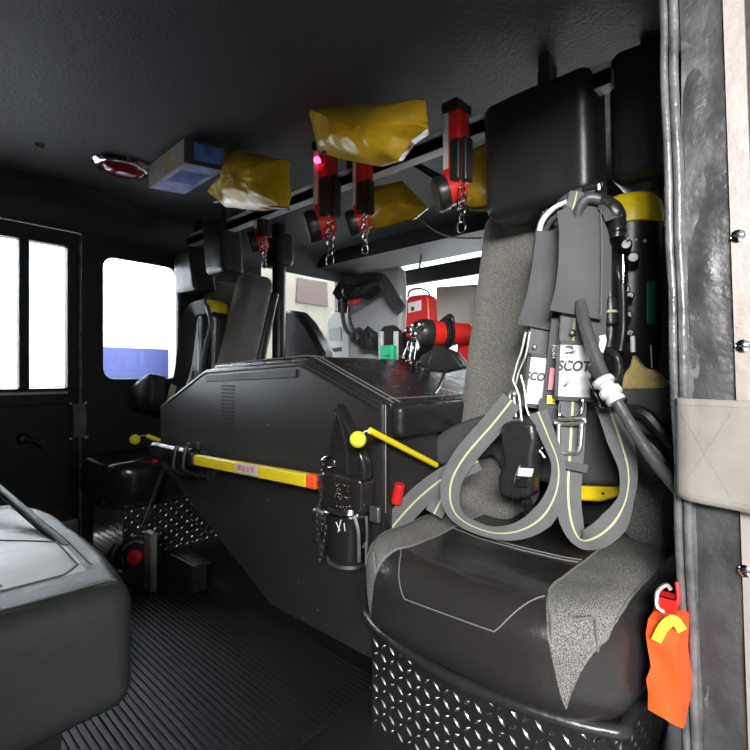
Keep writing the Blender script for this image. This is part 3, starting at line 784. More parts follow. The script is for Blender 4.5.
# diamond plate upright and small shelf in front of engine cover
bm = new(); a = P(163, 520, T=1.60); b = P(164, 585, T=1.60)
box(bm, (.655, a.y-.03, 0), (.675, a.y+.02, .20))
for j in range(8):
    for i in range(2):
        c = Vector((.6545, a.y-.018+i*.024, .014+j*.024)); an = PI/4*(1 if (i+j) % 2 else -1); aa = Y_*math.cos(an)+Z_*math.sin(an); b_ = Y_*math.sin(an)-Z_*math.cos(an)
        V = [bm.verts.new(q) for q in (c+aa*.0095, c+b_*.003, c-aa*.0095, c-b_*.003)]; t1 = bm.verts.new(c-X_*.0025)
        for q in range(4): bm.faces.new((V[q], V[(q+1) % 4], t1))
tag(finish('floor_bracket', bm, 'steel', smooth=False), 'narrow diamond plate upright beside the round socket', 'bracket')
bm = new(); box(bm, (.74, 1.46, .012), (.79, 1.58, .10)); box(bm, (.735, 1.44, .10), (.795, 1.60, .107)); tag(finish('floor_box', bm, 'paint', bevel=.002), 'low black box on the mat at the engine cover', 'box')

# ================================================================== CEILING
dl = thing('dome_light', 'round red dome light with chrome ring on the ceiling', 'ceiling light', P(122, 165, Z=CE))
c = P(122, 165, Z=CE)
bm = new(); lathe(bm, c, -Z_, [(.098, 0), (.098, .006), (.088, .016), (.076, .018), (.073, .010), (.073, 0)], 40); finish('chrome_ring', bm, 'chrome', dl)
bm = new(); lathe(bm, c, -Z_, [(.073, .004), (.072, .014), (.055, .030), (.03, .037), (0, .039)], 32); finish('lens', bm, 'redlens', dl)
for k in range(4): 
    bm = new(); a = PI/4+k*PI/2; lathe(bm, c+Vector((.088*math.cos(a), .088*math.sin(a), -.015)), -Z_, [(.006, 0), (.005, .003), (0, .004)], 10); finish('screw', bm, 'darkmetal', dl)
# carton fixed under the ceiling
ct = thing('glove_carton', 'blue and white printed glove carton under the ceiling by the red light', 'carton', P(184, 163, Z=1.40))
A0 = P(184, 163, Z=1.40); A1 = P(149, 188, Z=1.40); A2 = P(223, 171, Z=1.40); A3 = A1+(A2-A0); up = Z_*.085
bm = new(); prism(bm, [A0, A1, A3, A2], up); finish('box', bm, 'card', ct, smooth=False)
nA = (A1-A0).normalized(); nB = (A2-A0).normalized()
def face_patch(name, o, u, v, a0, b0, a1, b1, nrm, m, par, e=.0008):
    bm = new(); prism(bm, [o+u*a0+v*b0, o+u*a1+v*b0, o+u*a1+v*b1, o+u*a0+v*b1], nrm*e); return finish(name, bm, m, par, smooth=False)
face_patch('printed_base', A0, A1-A0, A2-A0, .02, .02, .98, .98, -Z_, 'card_lilac', ct)
face_patch('printed_hand', A0-Z_*.0009, A1-A0, A2-A0, .2, .15, .6, .85, -Z_, 'card_blue', ct)
nrm = -(nA) ; 
face_patch('printed_end', A0, A2-A0, up, .0, .02, 1, .98, -nA, 'ink', ct)
face_patch('printed_picture', A0-nA*.0009, A2-A0, up, .25, .2, .97, .85, -nA, 'card_blue', ct)
face_patch('printed_side', A0, A1-A0, up, .35, .1, .5, .9, -nB, 'khaki', ct)
# silver rail
rx = 1.085
a = P(150, 250, X=rx); b = P(470, 136, X=rx)
bm = new(); box(bm, (rx, .30, 1.345), (rx+.04, 2.2, 1.378)); box(bm, (rx, .30, 1.345), (rx+.004, 2.2, 1.392))
rl = thing('ceiling_rail', 'long silver metal rail crossing under the ceiling', 'rail', (rx, 1.2, 1.36)); finish('bar', bm, 'rail', rl, smooth=False)
for y in (.45, 1.1, 1.75):
    bm = new(); box(bm, (rx+.01, y-.012, 1.378), (rx+.035, y+.012, CE)); finish('hanger', bm, 'darkmetal', rl, smooth=False)
# amber plastic bags
def bag(label, pts, X, depth, lip, seed):
    """crumpled pillow bag whose outline is pts on plane X"""
    pp = [P(a, b, X=X) for a, b in pts]; c = sum(pp, Vector())/len(pp)
    t = thing('plastic_bag', label, 'bag', c, 'amber plastic bags under the ceiling')
    bm = new(); N = 12; n = len(pp)
    dense = []
    for i in range(n):
        for k in range(6): dense.append(pp[i].lerp(pp[(i+1) % n], k/6))
    m = len(dense)
    for side in (-1, 1):
        prev = None
        for r in range(N+1):
            f = 1-r/N
            h = depth*.5*(1-f**2.2)**.7 if f < 1 else 0
            ring = []
            for k, q in enumerate(dense):
                if r == N: break
                w = c+(q-c)*f
                cr_ = noise.noise(Vector((w.y*16+seed, w.z*16, side*3)))*.016*(1-f*.7) + abs(noise.noise(Vector((w.y*30+seed*2, w.z*24, 7))))*.010
                ring.append(bm.verts.new(w+X_*side*h+X_*cr_*(1 if f < .98 else .3)+Z_*cr_*.4*(f < .98)))
            if r == N:
                apex = bm.verts.new(c+X_*side*depth*.5)
                for k in range(m): bm.faces.new((prev[k], prev[(k+1) % m], apex))
            elif prev:
                for k in range(m): bm.faces.new((prev[k], prev[(k+1) % m], ring[(k+1) % m], ring[k]))
            prev = ring
    finish('film', bm, 'bag', t, weld=True)
    bm = new(); tube(bm, [P(a, b, X=X-.012) for a, b in lip], .0045, 8, n=6); finish('black_trim', bm, 'rubber', t)
    return t
bag('amber plastic bag hanging next to the printed carton', [(228, 152), (238, 150), (288, 160), (289, 185), (288, 209), (262, 211), (225, 207), (209, 193), (222, 180)], .87, .12, [(214, 202), (232, 200), (260, 206), (289, 209)], 1)
bag('largest amber plastic bag, nearest, above the silver rail', [(310, 110), (425, 100), (428, 128), (412, 140), (398, 160), (377, 166), (345, 160), (318, 152)], .84, .14, [(322, 154), (352, 132), (400, 128), (420, 122)], 4)
bag('amber plastic bag behind the rail, over the windscreen', [(355, 190), (402, 181), (412, 190), (428, 208), (414, 219), (380, 228), (356, 230)], 1.30, .12, [(356, 231), (380, 229), (412, 220)], 8)
bag('amber plastic bag partly behind the flashlight nearest the headrest', [(448, 160), (492, 140), (500, 200), (488, 211), (470, 211), (458, 200), (449, 182)], 1.22, .10, [(455, 198), (470, 208), (489, 207)], 12)
# red flashlights hung from the rail with chrome clips
def flashlight():
    t = thing('flashlight', 'x', 'flashlight', (0, 0, 0), 'red flashlights hanging from the rail')
    bm = new(); soft(bm, (-.022, -.024, -.125), (.022, .024, .02), .012, 6); 
    finish('body', bm, 'red', t)
    bm = new(); lathe(bm, Vector((.004, .006, -.135)), Vector((-.55, .55, -.25)), [(.026, -.02), (.030, .0), (.031, .02)], 20); finish('neck', bm, 'red', t)
    bm = new(); lathe(bm, Vector((.004, .006, -.135))+Vector((-.55, .55, -.25)).normalized()*.018, Vector((-.55, .55, -.25)), [(.034, 0), (.036, .02), (.032, .026), (0, .024)], 20); finish('lens_head', bm, 'black', t)
    bm = new(); soft(bm, (-.027, -.026, -.13), (-.012, .000, -.045), .006, 5); soft(bm, (-.012, -.034, -.13), (.016, -.018, -.04), .006, 5); finish('grip', bm, 'black', t)
    bm = new(); box(bm, (-.0245, .004, -.10), (-.0222, .016, .012)); finish('label_strip', bm, 'rail', t, smooth=False)
    bm = new(); box(bm, (-.026, -.020, .016), (.03, .020, .034)); finish('hanger', bm, 'darkmetal', t, smooth=False)
    bm = new()
    for cz, r, tl in ((-.135, .008, 0), (-.152, .010, .4), (-.170, .012, .9), (-.190, .010, .3), (-.205, .007, 1.1), (-.222, .011, .5)):
        u = Vector((math.sin(tl), -math.cos(tl), 0)); ring = [Vector((-.012, -.022, cz))+(u*math.cos(2*PI*k/12)*r*.8+Z_*math.sin(2*PI*k/12)*r*1.15) for k in range(12)]
        tube(bm, ring, .0019, 6, closed=True, straight=True)
    finish('clip_chain', bm, 'chrome', t)
    return t
def copy_tree(o, parent=None):
    c = o.copy(); C.objects.link(c)
    if parent: c.parent = parent
    for ch in list(o.children): copy_tree(ch, c)
    return c
fl0 = flashlight()
spots = [(326, 160, 1.03, .1, 1.42, 'red flashlight under the glowing red lamp, chrome clips below'),
         (363, 168, 1.05, -.1, 1.1, 'red flashlight between the two amber bags over the windscreen'),
         (262, 200, 1.12, .2, 1.15, 'red flashlight hanging below the amber bag near the carton'),
         (456, 122, 1.0, -.05, 1.15, 'red flashlight nearest the wide headrest, chrome clips below')]
for i, (px, py, X, rz, sc, lb) in enumerate(spots):
    o = fl0 if i == 0 else copy_tree(fl0)
    o.location = P(px, py, X=X); o.rotation_euler = (0, 0, rz); o.scale = (sc, sc, sc*1.05); o['label'] = lb
ld = thing('indicator_lamp', 'small glowing red lamp above the second flashlight', 'lamp', P(317, 160, X=1.0))
c = P(317, 160, X=.99); bm = new(); ball(bm, c, .011, seg=12); ball(bm, c+Vector((0, -.010, -.008)), .006, seg=10); finish('led', bm, 'led', ld)
bm = new(); box(bm, c+Vector((.006, -.016, -.012)), c+Vector((.04, .016, .014))); box(bm, c+Vector((.02, -.008, .0)), c+Vector((.032, .008, CE-c.z))); finish('mount', bm, 'black', ld, smooth=False)
# cables
def cable(label, pts, r, m='rubber', X=None):
    bm = new(); tube(bm, pts, r, 8); return tag(finish('cable', bm, m), label, 'cable')
cable('upper black cable sagging below the ceiling beside the large amber bag', [P(385, 150, X=1.3), P(405, 160, X=1.3), P(432, 176, X=1.28), P(455, 190, X=1.26), P(492, 184, X=1.24)], .006)
cable('lower black cable sagging below the ceiling towards the headrest', [P(390, 158, X=1.33), P(415, 163, X=1.33), P(440, 176, X=1.3), P(462, 182, X=1.26), P(495, 178, X=1.24)], .006)
cable('thin grey cable from the amber bag to the grey bolster', [P(416, 216, X=1.34), P(432, 229, X=1.3), P(452, 237, X=1.26), P(482, 238, X=1.25)], .0028, 'hose')
# roof hooks near the top left: small bolt
bm = new(); c = P(40, 145, Z=CE); lathe(bm, c, -Z_, [(.014, 0), (.012, .006), (.006, .012), (0, .013)], 12); tag(finish('ceiling_bolt', bm, 'darkmetal'), 'small dark bolt in the ceiling left of the red light', 'bolt')
# pole and overhead housing behind the engine cover
pole = thing('grab_pole', 'black vertical pole behind the engine cover, left of the windscreen', 'pole', (1.46, 1.94, 0))
c = P(279, 300, X=1.46)
bm = new(); lathe(bm, Vector((1.46, c.y, .0)), Z_, [(.034, 0), (.034, 1.30), (.034, CE)], 20); finish('tube', bm, 'paint', pole)
bm = new(); soft(bm, (1.41, c.y-.06, 1.27), (1.52, c.y+.07, 1.44), .03, 8); finish('housing', bm, 'vinyl_soft', pole)
bm = new(); box(bm, (1.98, .12, 1.40), (FRONT, YF, CE)); struct(finish('trim_4', bm, 'wall', smooth=False), 'black header above the windscreen')
vs = thing('sun_visor', 'long black sun visor bar across the top of the windscreen', 'visor', (2.14, .9, 1.3))
bm = new(); box(bm, (2.13, .15, 1.235), (2.16, 1.72, 1.322)); finish('panel', bm, 'wall', vs, bevel=.006)
for y in (.3, 1.6):
    bm = new(); tube(bm, [(2.15, y, 1.31), (2.17, y, 1.40)], .006, 8); finish('arm', bm, 'wall', vs)

# ================================================================== FRONT CAB
fs = thing('front_seat', 'black driver seat with rounded backrest seen beyond the engine cover', 'seat', (1.85, 2.0, 0))
pts = [(274, 386), (274, 318), (278, 312), (283, 309), (295, 311), (305, 322), (314, 337), (322, 352), (326, 386)]
bm = new(); prism(bm, [P(a, b, X=1.66) for a, b in pts], X_*.10); finish('backrest', bm, 'vinyl_soft', fs, bevel=.025)
yc = P(294, 350, X=1.66).y
bm = new(); soft(bm, (1.74, yc-.22, .36), (2.1, yc+.12, .50), .05, 10); finish('cushion', bm, 'vinyl_soft', fs)
bm = new(); box(bm, (1.76, yc-.18, 0), (2.08, yc+.10, .37)); finish('seat_base', bm, 'paint', fs, smooth=False)
ds = thing('dashboard', 'pale dashboard top under the windscreen', 'dashboard', (2.2, 1.2, 0))
bm = new(); box(bm, (2.21, .12, 0), (2.298, 1.62, .665)); finish('panel', bm, 'paint', ds, bevel=.01)
# equipment box with a notice seen beyond the cover
eb = thing('equipment_box', 'white equipment box with a grey notice below the windscreen', 'box', P(338, 385, X=1.95))
a = P(326, 386, X=1.95); b = P(349, 311, X=1.95)
bm = new(); prism(bm, [P(q, r, X=1.95) for q, r in ((325, 386), (327, 320), (334, 312), (347, 313), (351, 386))], X_*.08); finish('case', bm, 'white', eb, bevel=.006)
bm = new(); prism(bm, [P(q, r, X=1.947) for q, r in ((329, 341), (329, 329), (341, 327), (341, 341))], X_*.002); finish('notice', bm, 'greypanel', eb, smooth=False)
bm = new(); prism(bm, [P(q, r, X=1.945) for q, r in ((328, 353), (328, 349), (341, 347), (341, 351))], X_*.004); finish('slot', bm, 'ink', eb, smooth=False)
tr = thing('clear_tray', 'low clear grey tray on the engine cover in front of the white box', 'tray', P(355, 381, X=1.6))
bm = new(); box(bm, (1.60, .98, .765), (1.76, 1.30, .772)); 
for y in (.98, 1.295): box(bm, (1.60, y, .772), (1.76, y+.005, .80))
box(bm, (1.60, .985, .772), (1.605, 1.295, .785)); finish('tray', bm, 'greybag', tr, smooth=False)
# face mask on a grey plastic bag
mk = thing('mask_bag', 'grey clear plastic hood standing on the engine cover under the black mask', 'bag', P(375, 380, X=1.52))
pts = [(349, 378), (347, 345), (345, 310), (350, 280), (356, 273), (372, 270), (400, 267), (402, 300), (401, 330), (397, 350), (390, 378)]
bm = new(); prism(bm, [P(a, b, X=1.50) for a, b in pts], X_*.05); finish('hood', bm, 'greybag', mk, bevel=.02)
bm = new(); prism(bm, [P(a, b, X=1.545) for a, b in ((356, 275), (360, 271), (398, 266), (401, 272), (400, 330), (388, 300), (375, 285), (360, 281))], X_*.03); finish('back_sheet', bm, 'label', mk, bevel=.004)
fm = thing('face_mask', 'black breathing mask with straps hung over the grey plastic hood', 'mask', P(365, 295, X=1.45))
bm = new()
ribbon(bm, [P(337, 297, X=1.46), P(345, 286, X=1.45), P(358, 281, X=1.44), P(378, 279, X=1.44), P(386, 286, X=1.45), P(393, 298, X=1.46), P(401, 309, X=1.47)], [.05, .06, .05, .05, .05, .05, .045], (-1, -.6, .1), .02)
finish('harness', bm, 'cloth_dark', fm)
bm = new(); 
for (px, py, r) in ((348, 290, .036), (357, 291, .035), (366, 291, .038), (374, 287, .034), (343, 296, .026)):
    ball(bm, P(px, py, X=1.43), r, seg=14, sc=(.8, 1, .85))
lump(bm, .022, 26); finish('mask_body', bm, 'cloth_dark', fm)
bm = new(); lathe(bm, P(350, 292, X=1.40), (-.8, -.3, -.1), [(.028, 0), (.030, .014), (.022, .024), (0, .024)], 16); finish('inlet', bm, 'black', fm)
bm = new(); ribbon(bm, [P(348, 302, X=1.415), P(354, 303, X=1.41), P(361, 300, X=1.412)], .018, (-1, -.6, .1), .008); finish('red_band', bm, 'red', fm)
bm = new(); tube(bm, [P(343, 302, X=1.44), P(343, 318, X=1.44), P(347, 331, X=1.44), P(356, 338, X=1.44)], .009, 8); tube(bm, [P(349, 304, X=1.44), P(350, 320, X=1.44), P(356, 333, X=1.44)], .006, 8); finish('hose', bm, 'hose', fm)
bm = new()
for (px, py, r) in ((358, 334, .030), (366, 338, .034), (373, 343, .028), (370, 333, .026)): ball(bm, P(px, py, X=1.45), r, seg=12, sc=(.7, 1, 1))
lump(bm, .026, 30); finish('hanging_strap', bm, 'cloth_dark', fm)
# green box between two grey uprights
gb = thing('charger_stand', 'small stand with a green block between grey uprights on engine cover', 'stand', P(388, 382, X=1.36))
bm = new()
for px in (380, 395): box(bm, P(px-2, 366 if px == 380 else 362, X=1.37)-Vector((.0, 0, .0)), P(px+2, 331, X=1.37)+Vector((.012, 0, 0)))
finish('upright', bm, 'rail', gb, bevel=.003)
bm = new(); prism(bm, [P(a, b, X=1.40) for a, b in ((377, 368), (378, 332), (384, 326), (392, 325), (398, 331), (399, 368))], X_*.03); finish('black_back', bm, 'black', gb, bevel=.004)
bm = new(); soft(bm, P(392.5, 360, X=1.345), P(380, 345.5, X=1.345)+X_*.03, .005, 6); finish('green_block', bm, 'green', gb)
bm = new(); tube(bm, [P(385, 355.5, X=1.344), P(388, 356.5, X=1.344), P(388.5, 354, X=1.344)], .002, 6); finish('mark', bm, 'ink', gb)
bm = new(); lathe(bm, P(388, 373, X=1.37)-Z_*.02, Z_, [(.035, 0), (.045, .008), (.045, .03), (.03, .04)], 20); finish('foot', bm, 'black', gb)
# red gas meter with handle
gm = thing('gas_meter', 'red rectangular meter with pale label and thin black handle', 'meter', P(418, 330, X=1.46))
pts = [(405, 326), (406, 300), (409, 296), (424, 294), (428, 296), (430, 326), (428, 340), (405, 338)]
bm = new(); prism(bm, [P(a, b, X=1.44) for a, b in pts], X_*.06); finish('case', bm, 'red', gm, bevel=.009)
bm = new(); prism(bm, [P(a, b, X=1.438) for a, b in ((408, 313), (408, 303), (421, 300), (421, 310))], X_*.003); finish('label_plate', bm, 'white', gm, smooth=False)
bm = new(); prism(bm, [P(a, b, X=1.4365) for a, b in ((411, 311), (411, 307), (414, 306.5), (414, 310.5))], X_*.001); finish('label_print', bm, 'ink', gm, smooth=False)
bm = new(); prism(bm, [P(a, b, X=1.45) for a, b in ((397, 368), (398, 338), (404, 330), (432, 330), (432, 368))], X_*.05); finish('dock', bm, 'black', gm, bevel=.006)
bm = new(); tube(bm, [P(408, 297, X=1.47), P(410, 291, X=1.47), P(418, 288.5, X=1.47), P(427, 291, X=1.47), P(430, 298, X=1.47), P(430, 315, X=1.47)], .0035, 8); finish('handle', bm, 'black', gm)
# plain grey panel
bm = new(); prism(bm, [P(a, b, X=1.62) for a, b in ((436, 340), (436, 287), (476, 284), (478, 345))], X_*.015)
tag(finish('grey_board', bm, 'greypanel', bevel=.003), 'plain grey board standing behind the red flashlight on the engine cover', 'board')
# big red flashlight lying with black cradle
bf_ = thing('large_flashlight', 'large red flashlight strapped on top of the engine cover', 'flashlight', P(440, 345, X=1.25))
a = P(416, 333, X=1.20); b = P(468, 334, X=1.36); ax = (b-a).normalized(); L = (b-a).length
bm = new(); lathe(bm, a, ax, [(.0, 0), (.036, .002), (.044, .012), (.046, .03), (.044, .05)], 24); finish('black_head', bm, 'rubber', bf_)
bm = new(); lathe(bm, a+ax*.045, ax, [(.040, 0), (.042, .02), (.036, .05), (.036, L-.05), (.03, L-.04)], 24); finish('red_tube', bm, 'red', bf_)
bm = new()
for k, rr in ((.09, .048), (.105, .048)): lathe(bm, a+ax*k, ax, [(.036, 0), (rr, .002), (rr, .010), (.036, .012)], 20)
tube(bm, [a+ax*.10+Z_*.045, a+ax*.125+Z_*.05, a+ax*.13-Z_*.04], .010, 8); finish('strap', bm, 'black', bf_)
bm = new(); prism(bm, [P(q, r, X=1.20) for q, r in ((413, 370), (420, 356), (436, 345), (452, 352), (464, 368), (440, 373))], X_*.05); finish('cradle', bm, 'rubber', bf_, bevel=.01)
bm = new(); prism(bm, [P(q, r, X=1.17) for q, r in ((392, 376), (402, 366), (412, 362), (424, 368), (421, 378), (408, 381))], X_*.05); finish('mounting_foot', bm, 'rubber', bf_, bevel=.008)
bm = new(); tube(bm, [P(447, 366, X=1.20), P(440, 385, X=1.12), P(434, 394, X=1.05)], .005, 8); finish('lead', bm, 'rubber', bf_)
bm = new(); prism(bm, [P(q, r, X=1.36) for q, r in ((456, 362), (457, 335), (468, 330), (470, 365))], X_*.03); finish('red_end', bm, 'red', bf_, bevel=.005)
# chrome carabiners
cb = thing('carabiner_cluster', 'bunch of chrome snap hooks hanging on the big red flashlight', 'carabiner', P(412, 345, X=1.14))
bm = new()
for (px, py, r, s) in ((417, 325, .015, 1), (409, 330, .012, 1), (414, 334, .010, 1)): ball(bm, P(px, py, X=1.15), r, seg=14, sc=(1, 1.5, .8))
def snap(pts, r=.0028, X=1.14): tube(bm, [P(a, b, X=X) for a, b in pts], r, 8, closed=True, n=6)
snap([(410, 340), (416, 338), (419, 345), (417, 351), (411, 352), (408, 346)])
snap([(413, 342), (417, 344), (415, 358), (416, 366), (411, 365), (411, 352)])
snap([(409, 345), (413, 346), (410, 356), (405, 360), (404, 355)])
snap([(412, 362), (417, 362), (417, 371), (414, 374), (411, 370)])
snap([(400, 356), (405, 357), (409, 361), (406, 362), (401, 358)], .002)
finish('snap_hooks', bm, 'chrome', cb)

# ================================================================== NEAR BREATHING SET
FC = Vector((-.86, -.45, .12)).normalized()
def Q(px, py, X=1.0): return P(px, py, X=X)
sb = thing('breathing_apparatus', 'grey webbing harness and yellow capped cylinder hung in the near seat', 'breathing apparatus', P(590, 480, X=1.1))
# cylinder
cyl = Vector((1.215, .305, 0))
cc = P(630, 300, X=1.14); R_ = .062
bm = new(); lathe(bm, Vector((cc.x, cc.y, .62)), Z_, [(.04, 0), (R_, .03), (R_, .28), (R_, .425)], 36); finish('cylinder', bm, 'black', sb)
zc = P(630, 219, X=cc.x-R_).z
bm = new(); lathe(bm, Vector((cc.x, cc.y, zc-.005)), Z_, [(R_+.001, 0), (R_+.004, .002), (R_+.004, .025), (R_-.001, .05), (R_-.015, .066), (.02, .075), (0, .076)], 36); finish('cylinder_cap', bm, 'cap', sb)
def wrap_patch(name, px0, px1, py0, py1, m, par):
    # sticker curved round the cylinder
    bm = new(); rr = R_+.0012
    def hit(px, py):
        d = (P(px, py, T=1)-Vector((0, 0, CZ))); d2 = Vector((d.x, d.y)); o = Vector((-cc.x, -cc.y))
        A = d2.dot(d2); B = 2*o.dot(d2); Cc = o.dot(o)-rr*rr; D = B*B-4*A*Cc; t = (-B-math.sqrt(max(D, 0)))/(2*A); return Vector((0, 0, CZ))+d*t
    G = [[bm.verts.new(hit(px0+(px1-px0)*i/5, py0+(py1-py0)*j/5)) for i in range(6)] for j in range(6)]
    for j in range(5):
        for i in range(5): bm.faces.new((G[j][i], G[j][i+1], G[j+1][i+1], G[j+1][i]))
    o = finish(name, bm, m, par)
    s = o.modifiers.new('solid', 'SOLIDIFY'); s.thickness = .0006; s.offset = 1; return o
wrap_patch('green_sticker', 647, 656, 281, 324, 'green_dark', sb)
# back frame: two rails, crossbars, yellow foot
bm = new()
tube(bm, [Q(601, 205, 1.10), Q(603, 300, 1.10), Q(605, 400, 1.12), Q(607, 492, 1.13)], .010, 8); tube(bm, [Q(545, 205, 1.13), Q(540, 300, 1.13), Q(545, 480, 1.14)], .010, 8)
prism(bm, [Q(a, b, 1.13) for a, b in ((540, 230), (610, 225), (612, 480), (545, 480))], X_*.02)
finish('back_frame', bm, 'black', sb)
bm = new(); prism(bm, [Q(a, b, 1.05) for a, b in ((560, 500), (560, 487), (590, 484), (617, 486), (617, 497), (600, 502))], X_*.04); fo = finish('frame_foot', bm, 'cap', sb, bevel=.006)
bm = new(); lathe(bm, Q(603, 493.5, 1.049), -X_, [(.003, 0), (.003, .001)], 10); finish('bolt_hole', bm, 'ink', fo)
# valve block and tubes between harness and cylinder
bm = new()
tube(bm, [Q(607, 222, 1.02), Q(610, 232, 1.02), Q(610, 290, 1.03), Q(611, 330, 1.03), Q(608, 350, 1.02)], .004, 8)
finish('thin_pipe', bm, 'hose', sb)
bm = new(); tube(bm, [Q(622, 278, 1.02), Q(623, 300, 1.02), Q(623, 330, 1.02), Q(620, 352, 1.01)], .0085, 10); finish('pressure_hose', bm, 'black', sb)
bm = new(); a = Q(623, 278, 1.02); lathe(bm, a, Z_, [(.0085, -.012), (.009, .0), (.009, .012), (.012, .013), (.012, .024), (.007, .026), (.006, .045), (0, .046)], 16); finish('chrome_fitting', bm, 'chrome', sb)
bm = new(); lathe(bm, Q(610, 325, 1.025), Z_, [(.011, 0), (.014, .002), (.014, .03), (.014, .052), (.011, .054)], 16); finish('coupling', bm, 'rubber', sb)
bm = new(); lathe(bm, Q(610, 325, 1.025)+Z_*.024, Z_, [(.0146, 0), (.0146, .005)], 16); finish('yellow_band', bm, 'stripe', sb)
bm = new()
for (a, b, w) in ((626, 245, .012), (633, 258, .012), (626, 290, .008), (630, 296, .008), (628, 315, .008), (630, 333, .008)):
    bm = new(); lathe(bm, Q(a, b, 1.045), (-1, -.3, 0), [(w, -.02), (w, .004), (w*.7, .008), (0, .008)], 12); finish('knob', bm, 'darkmetal', sb)
bm = new()
for (a, b) in ((630, 296), (630, 316), (631, 334), (620, 300), (628, 239), (636, 240), (645, 241)):
    bm = new(); ball(bm, Q(a, b, 1.03), .0034, seg=8); finish('fitting_bolt', bm, 'steel', sb)
bm = new(); tube(bm, [Q(638, 262, 1.10), Q(638, 320, 1.10)], .0018, 6); tube(bm, [Q(651, 345, 1.09), Q(652, 368, 1.09)], .0018, 6); finish('guide_wire', bm, 'steel', sb)
bm = new(); a = Q(633, 352, 1.0); tube(bm, [a, Q(632.5, 336, 1.0)], .0042, 8); finish('white_tag', bm, 'white', sb)
# elbow hose over the shoulder
bm = new(); tube(bm, [Q(596, 202, .99), Q(607, 205, .99), Q(615, 214, .99), Q(617, 228, 1.0), Q(617, 238, 1.0)], [.014, .017, .018, .017, .014], 12); finish('elbow', bm, 'rubber', sb)
bm = new(); ribbon(bm, [Q(600, 202, .98), Q(609, 208, .975), Q(614, 219, .975)], .032, FC, .004); finish('elbow_wrap', bm, 'cloth', sb)
bm = new(); tube(bm, [Q(538, 240, .985), Q(542, 222, .98), Q(553, 209, .975), Q(567, 202, .97)], .0055, 8); finish('white_hose', bm, 'white', sb)
bm = new(); tube(bm, [Q(544, 240, .985), Q(549, 224, .98), Q(560, 213, .975)], .005, 8); finish('grey_hose', bm, 'hose', sb)
# shoulder straps: webbing under, padded covers over
bm = new(); ribbon(bm, [Q(560, 215, 1.03), Q(550, 235, 1.015), Q(545, 300, 1.0), Q(540, 360, .99), Q(533, 405, .985)], .062, FC, .010); finish('shoulder_pad', bm, 'cloth', sb)
bm = new(); ribbon(bm, [Q(585, 198, 1.0), Q(585, 215, .985), Q(584, 280, .97), Q(581, 340, .965), Q(574, 400, .965)], .084, FC, .012); finish('shoulder_pad', bm, 'cloth', sb)
bm = new(); ribbon(bm, [Q(553, 232, .99), Q(547, 290, .975), Q(538, 328, .972)], [.066, .076, .086], FC, .012); finish('pad_cover', bm, 'cloth', sb)
bm = new(); ribbon(bm, [Q(574, 208, .958), Q(583, 240, .952), Q(582, 285, .946), Q(575, 315, .944)], [.066, .090, .096, .096], FC, .014); finish('pad_cover', bm, 'cloth', sb)
bm = new(); tube(bm, [Q(601, 210, .955), Q(602, 250, .947), Q(601, 316, .944)], .0008, 6); tube(bm, [Q(560, 216, .95), Q(566, 260, .946), Q(562, 322, .94)], .0008, 6); finish('cover_stitching', bm, 'thread', sb)
bm = new(); ribbon(bm, [Q(577, 192, .975), Q(574, 205, .95), Q(571, 212, .952)], .028, FC, .003, True); finish('pad_webbing', bm, ['webbing', 'stripe'], sb)
# top loop & carry handle
bm = new(); tube(bm, [Q(548, 232, 1.02), Q(553, 215, 1.0), Q(565, 200, .99), Q(582, 192, .985), Q(596, 192, .985)], .009, 10); finish('carry_handle', bm, 'cloth', sb)
bm = new(); obox(bm, Q(592, 188, .98), (P(600, 186, X=.98)-P(584, 189.5, X=.98)).normalized(), FC, Z_, .020, .008, .006); finish('top_buckle', bm, 'black', sb, bevel=.003)
bm = new(); tube(bm, [Q(599, 184.5, .97), Q(599, 190, .97)], .003, 8); finish('buckle_pin', bm, 'steel', sb)
# strap below the covers with reflective labels and lettering
bm = new(); ribbon(bm, [Q(575, 312, .955), Q(573, 345, .952), Q(572, 400, .95)], .050, FC, .004, True); finish('chest_webbing', bm, ['webbing', 'stripe'], sb)
bm = new(); ribbon(bm, [Q(541, 325, .98), Q(538, 360, .972), Q(534, 405, .97)], .042, FC, .004); finish('chest_webbing', bm, 'webbing', sb)
def label_on(px, py, X, w, h, tilt, shear, txtsize, name='reflective_label', off=0, txt='SCOTT'):
    c = Q(px, py, X); dn = (Q(px-tilt, py+40, X)-c).normalized(); r = dn.cross(FC).normalized(); r = -r if r.dot(RV) < 0 else r
    nn = -r.cross(dn); nn = nn if nn.dot(FC) > 0 else -nn
    bm = new(); obox(bm, c, r, dn, nn, w/2, h/2, .0012); lab = finish(name, bm, 'label', sb, smooth=False)
    bm = new(); 
    for s in (-1, 1): obox(bm, c+dn*s*h*.5+nn*.0005, r, dn, nn, w/2+.003, .004, .0016)
    for s in (-1, 1): obox(bm, c+r*s*w*.5+nn*.0005, r, dn, nn, .0035, h/2+.004, .0016)
    finish('label_border', bm, 'cloth', lab, smooth=False)
    text_mesh('lettering', txt, txtsize, c+nn*.0020-dn*h*.08+r*off, r, -dn, 'ink', lab, shear=shear, sx=.84)
    return c, r, dn, nn
label_on(575, 371, .938, .064, .108, 2, .2, .027, off=.003)
label_on(537, 381, .955, .042, .105, 5, .2, .023, off=.006, txt='SCOTT')
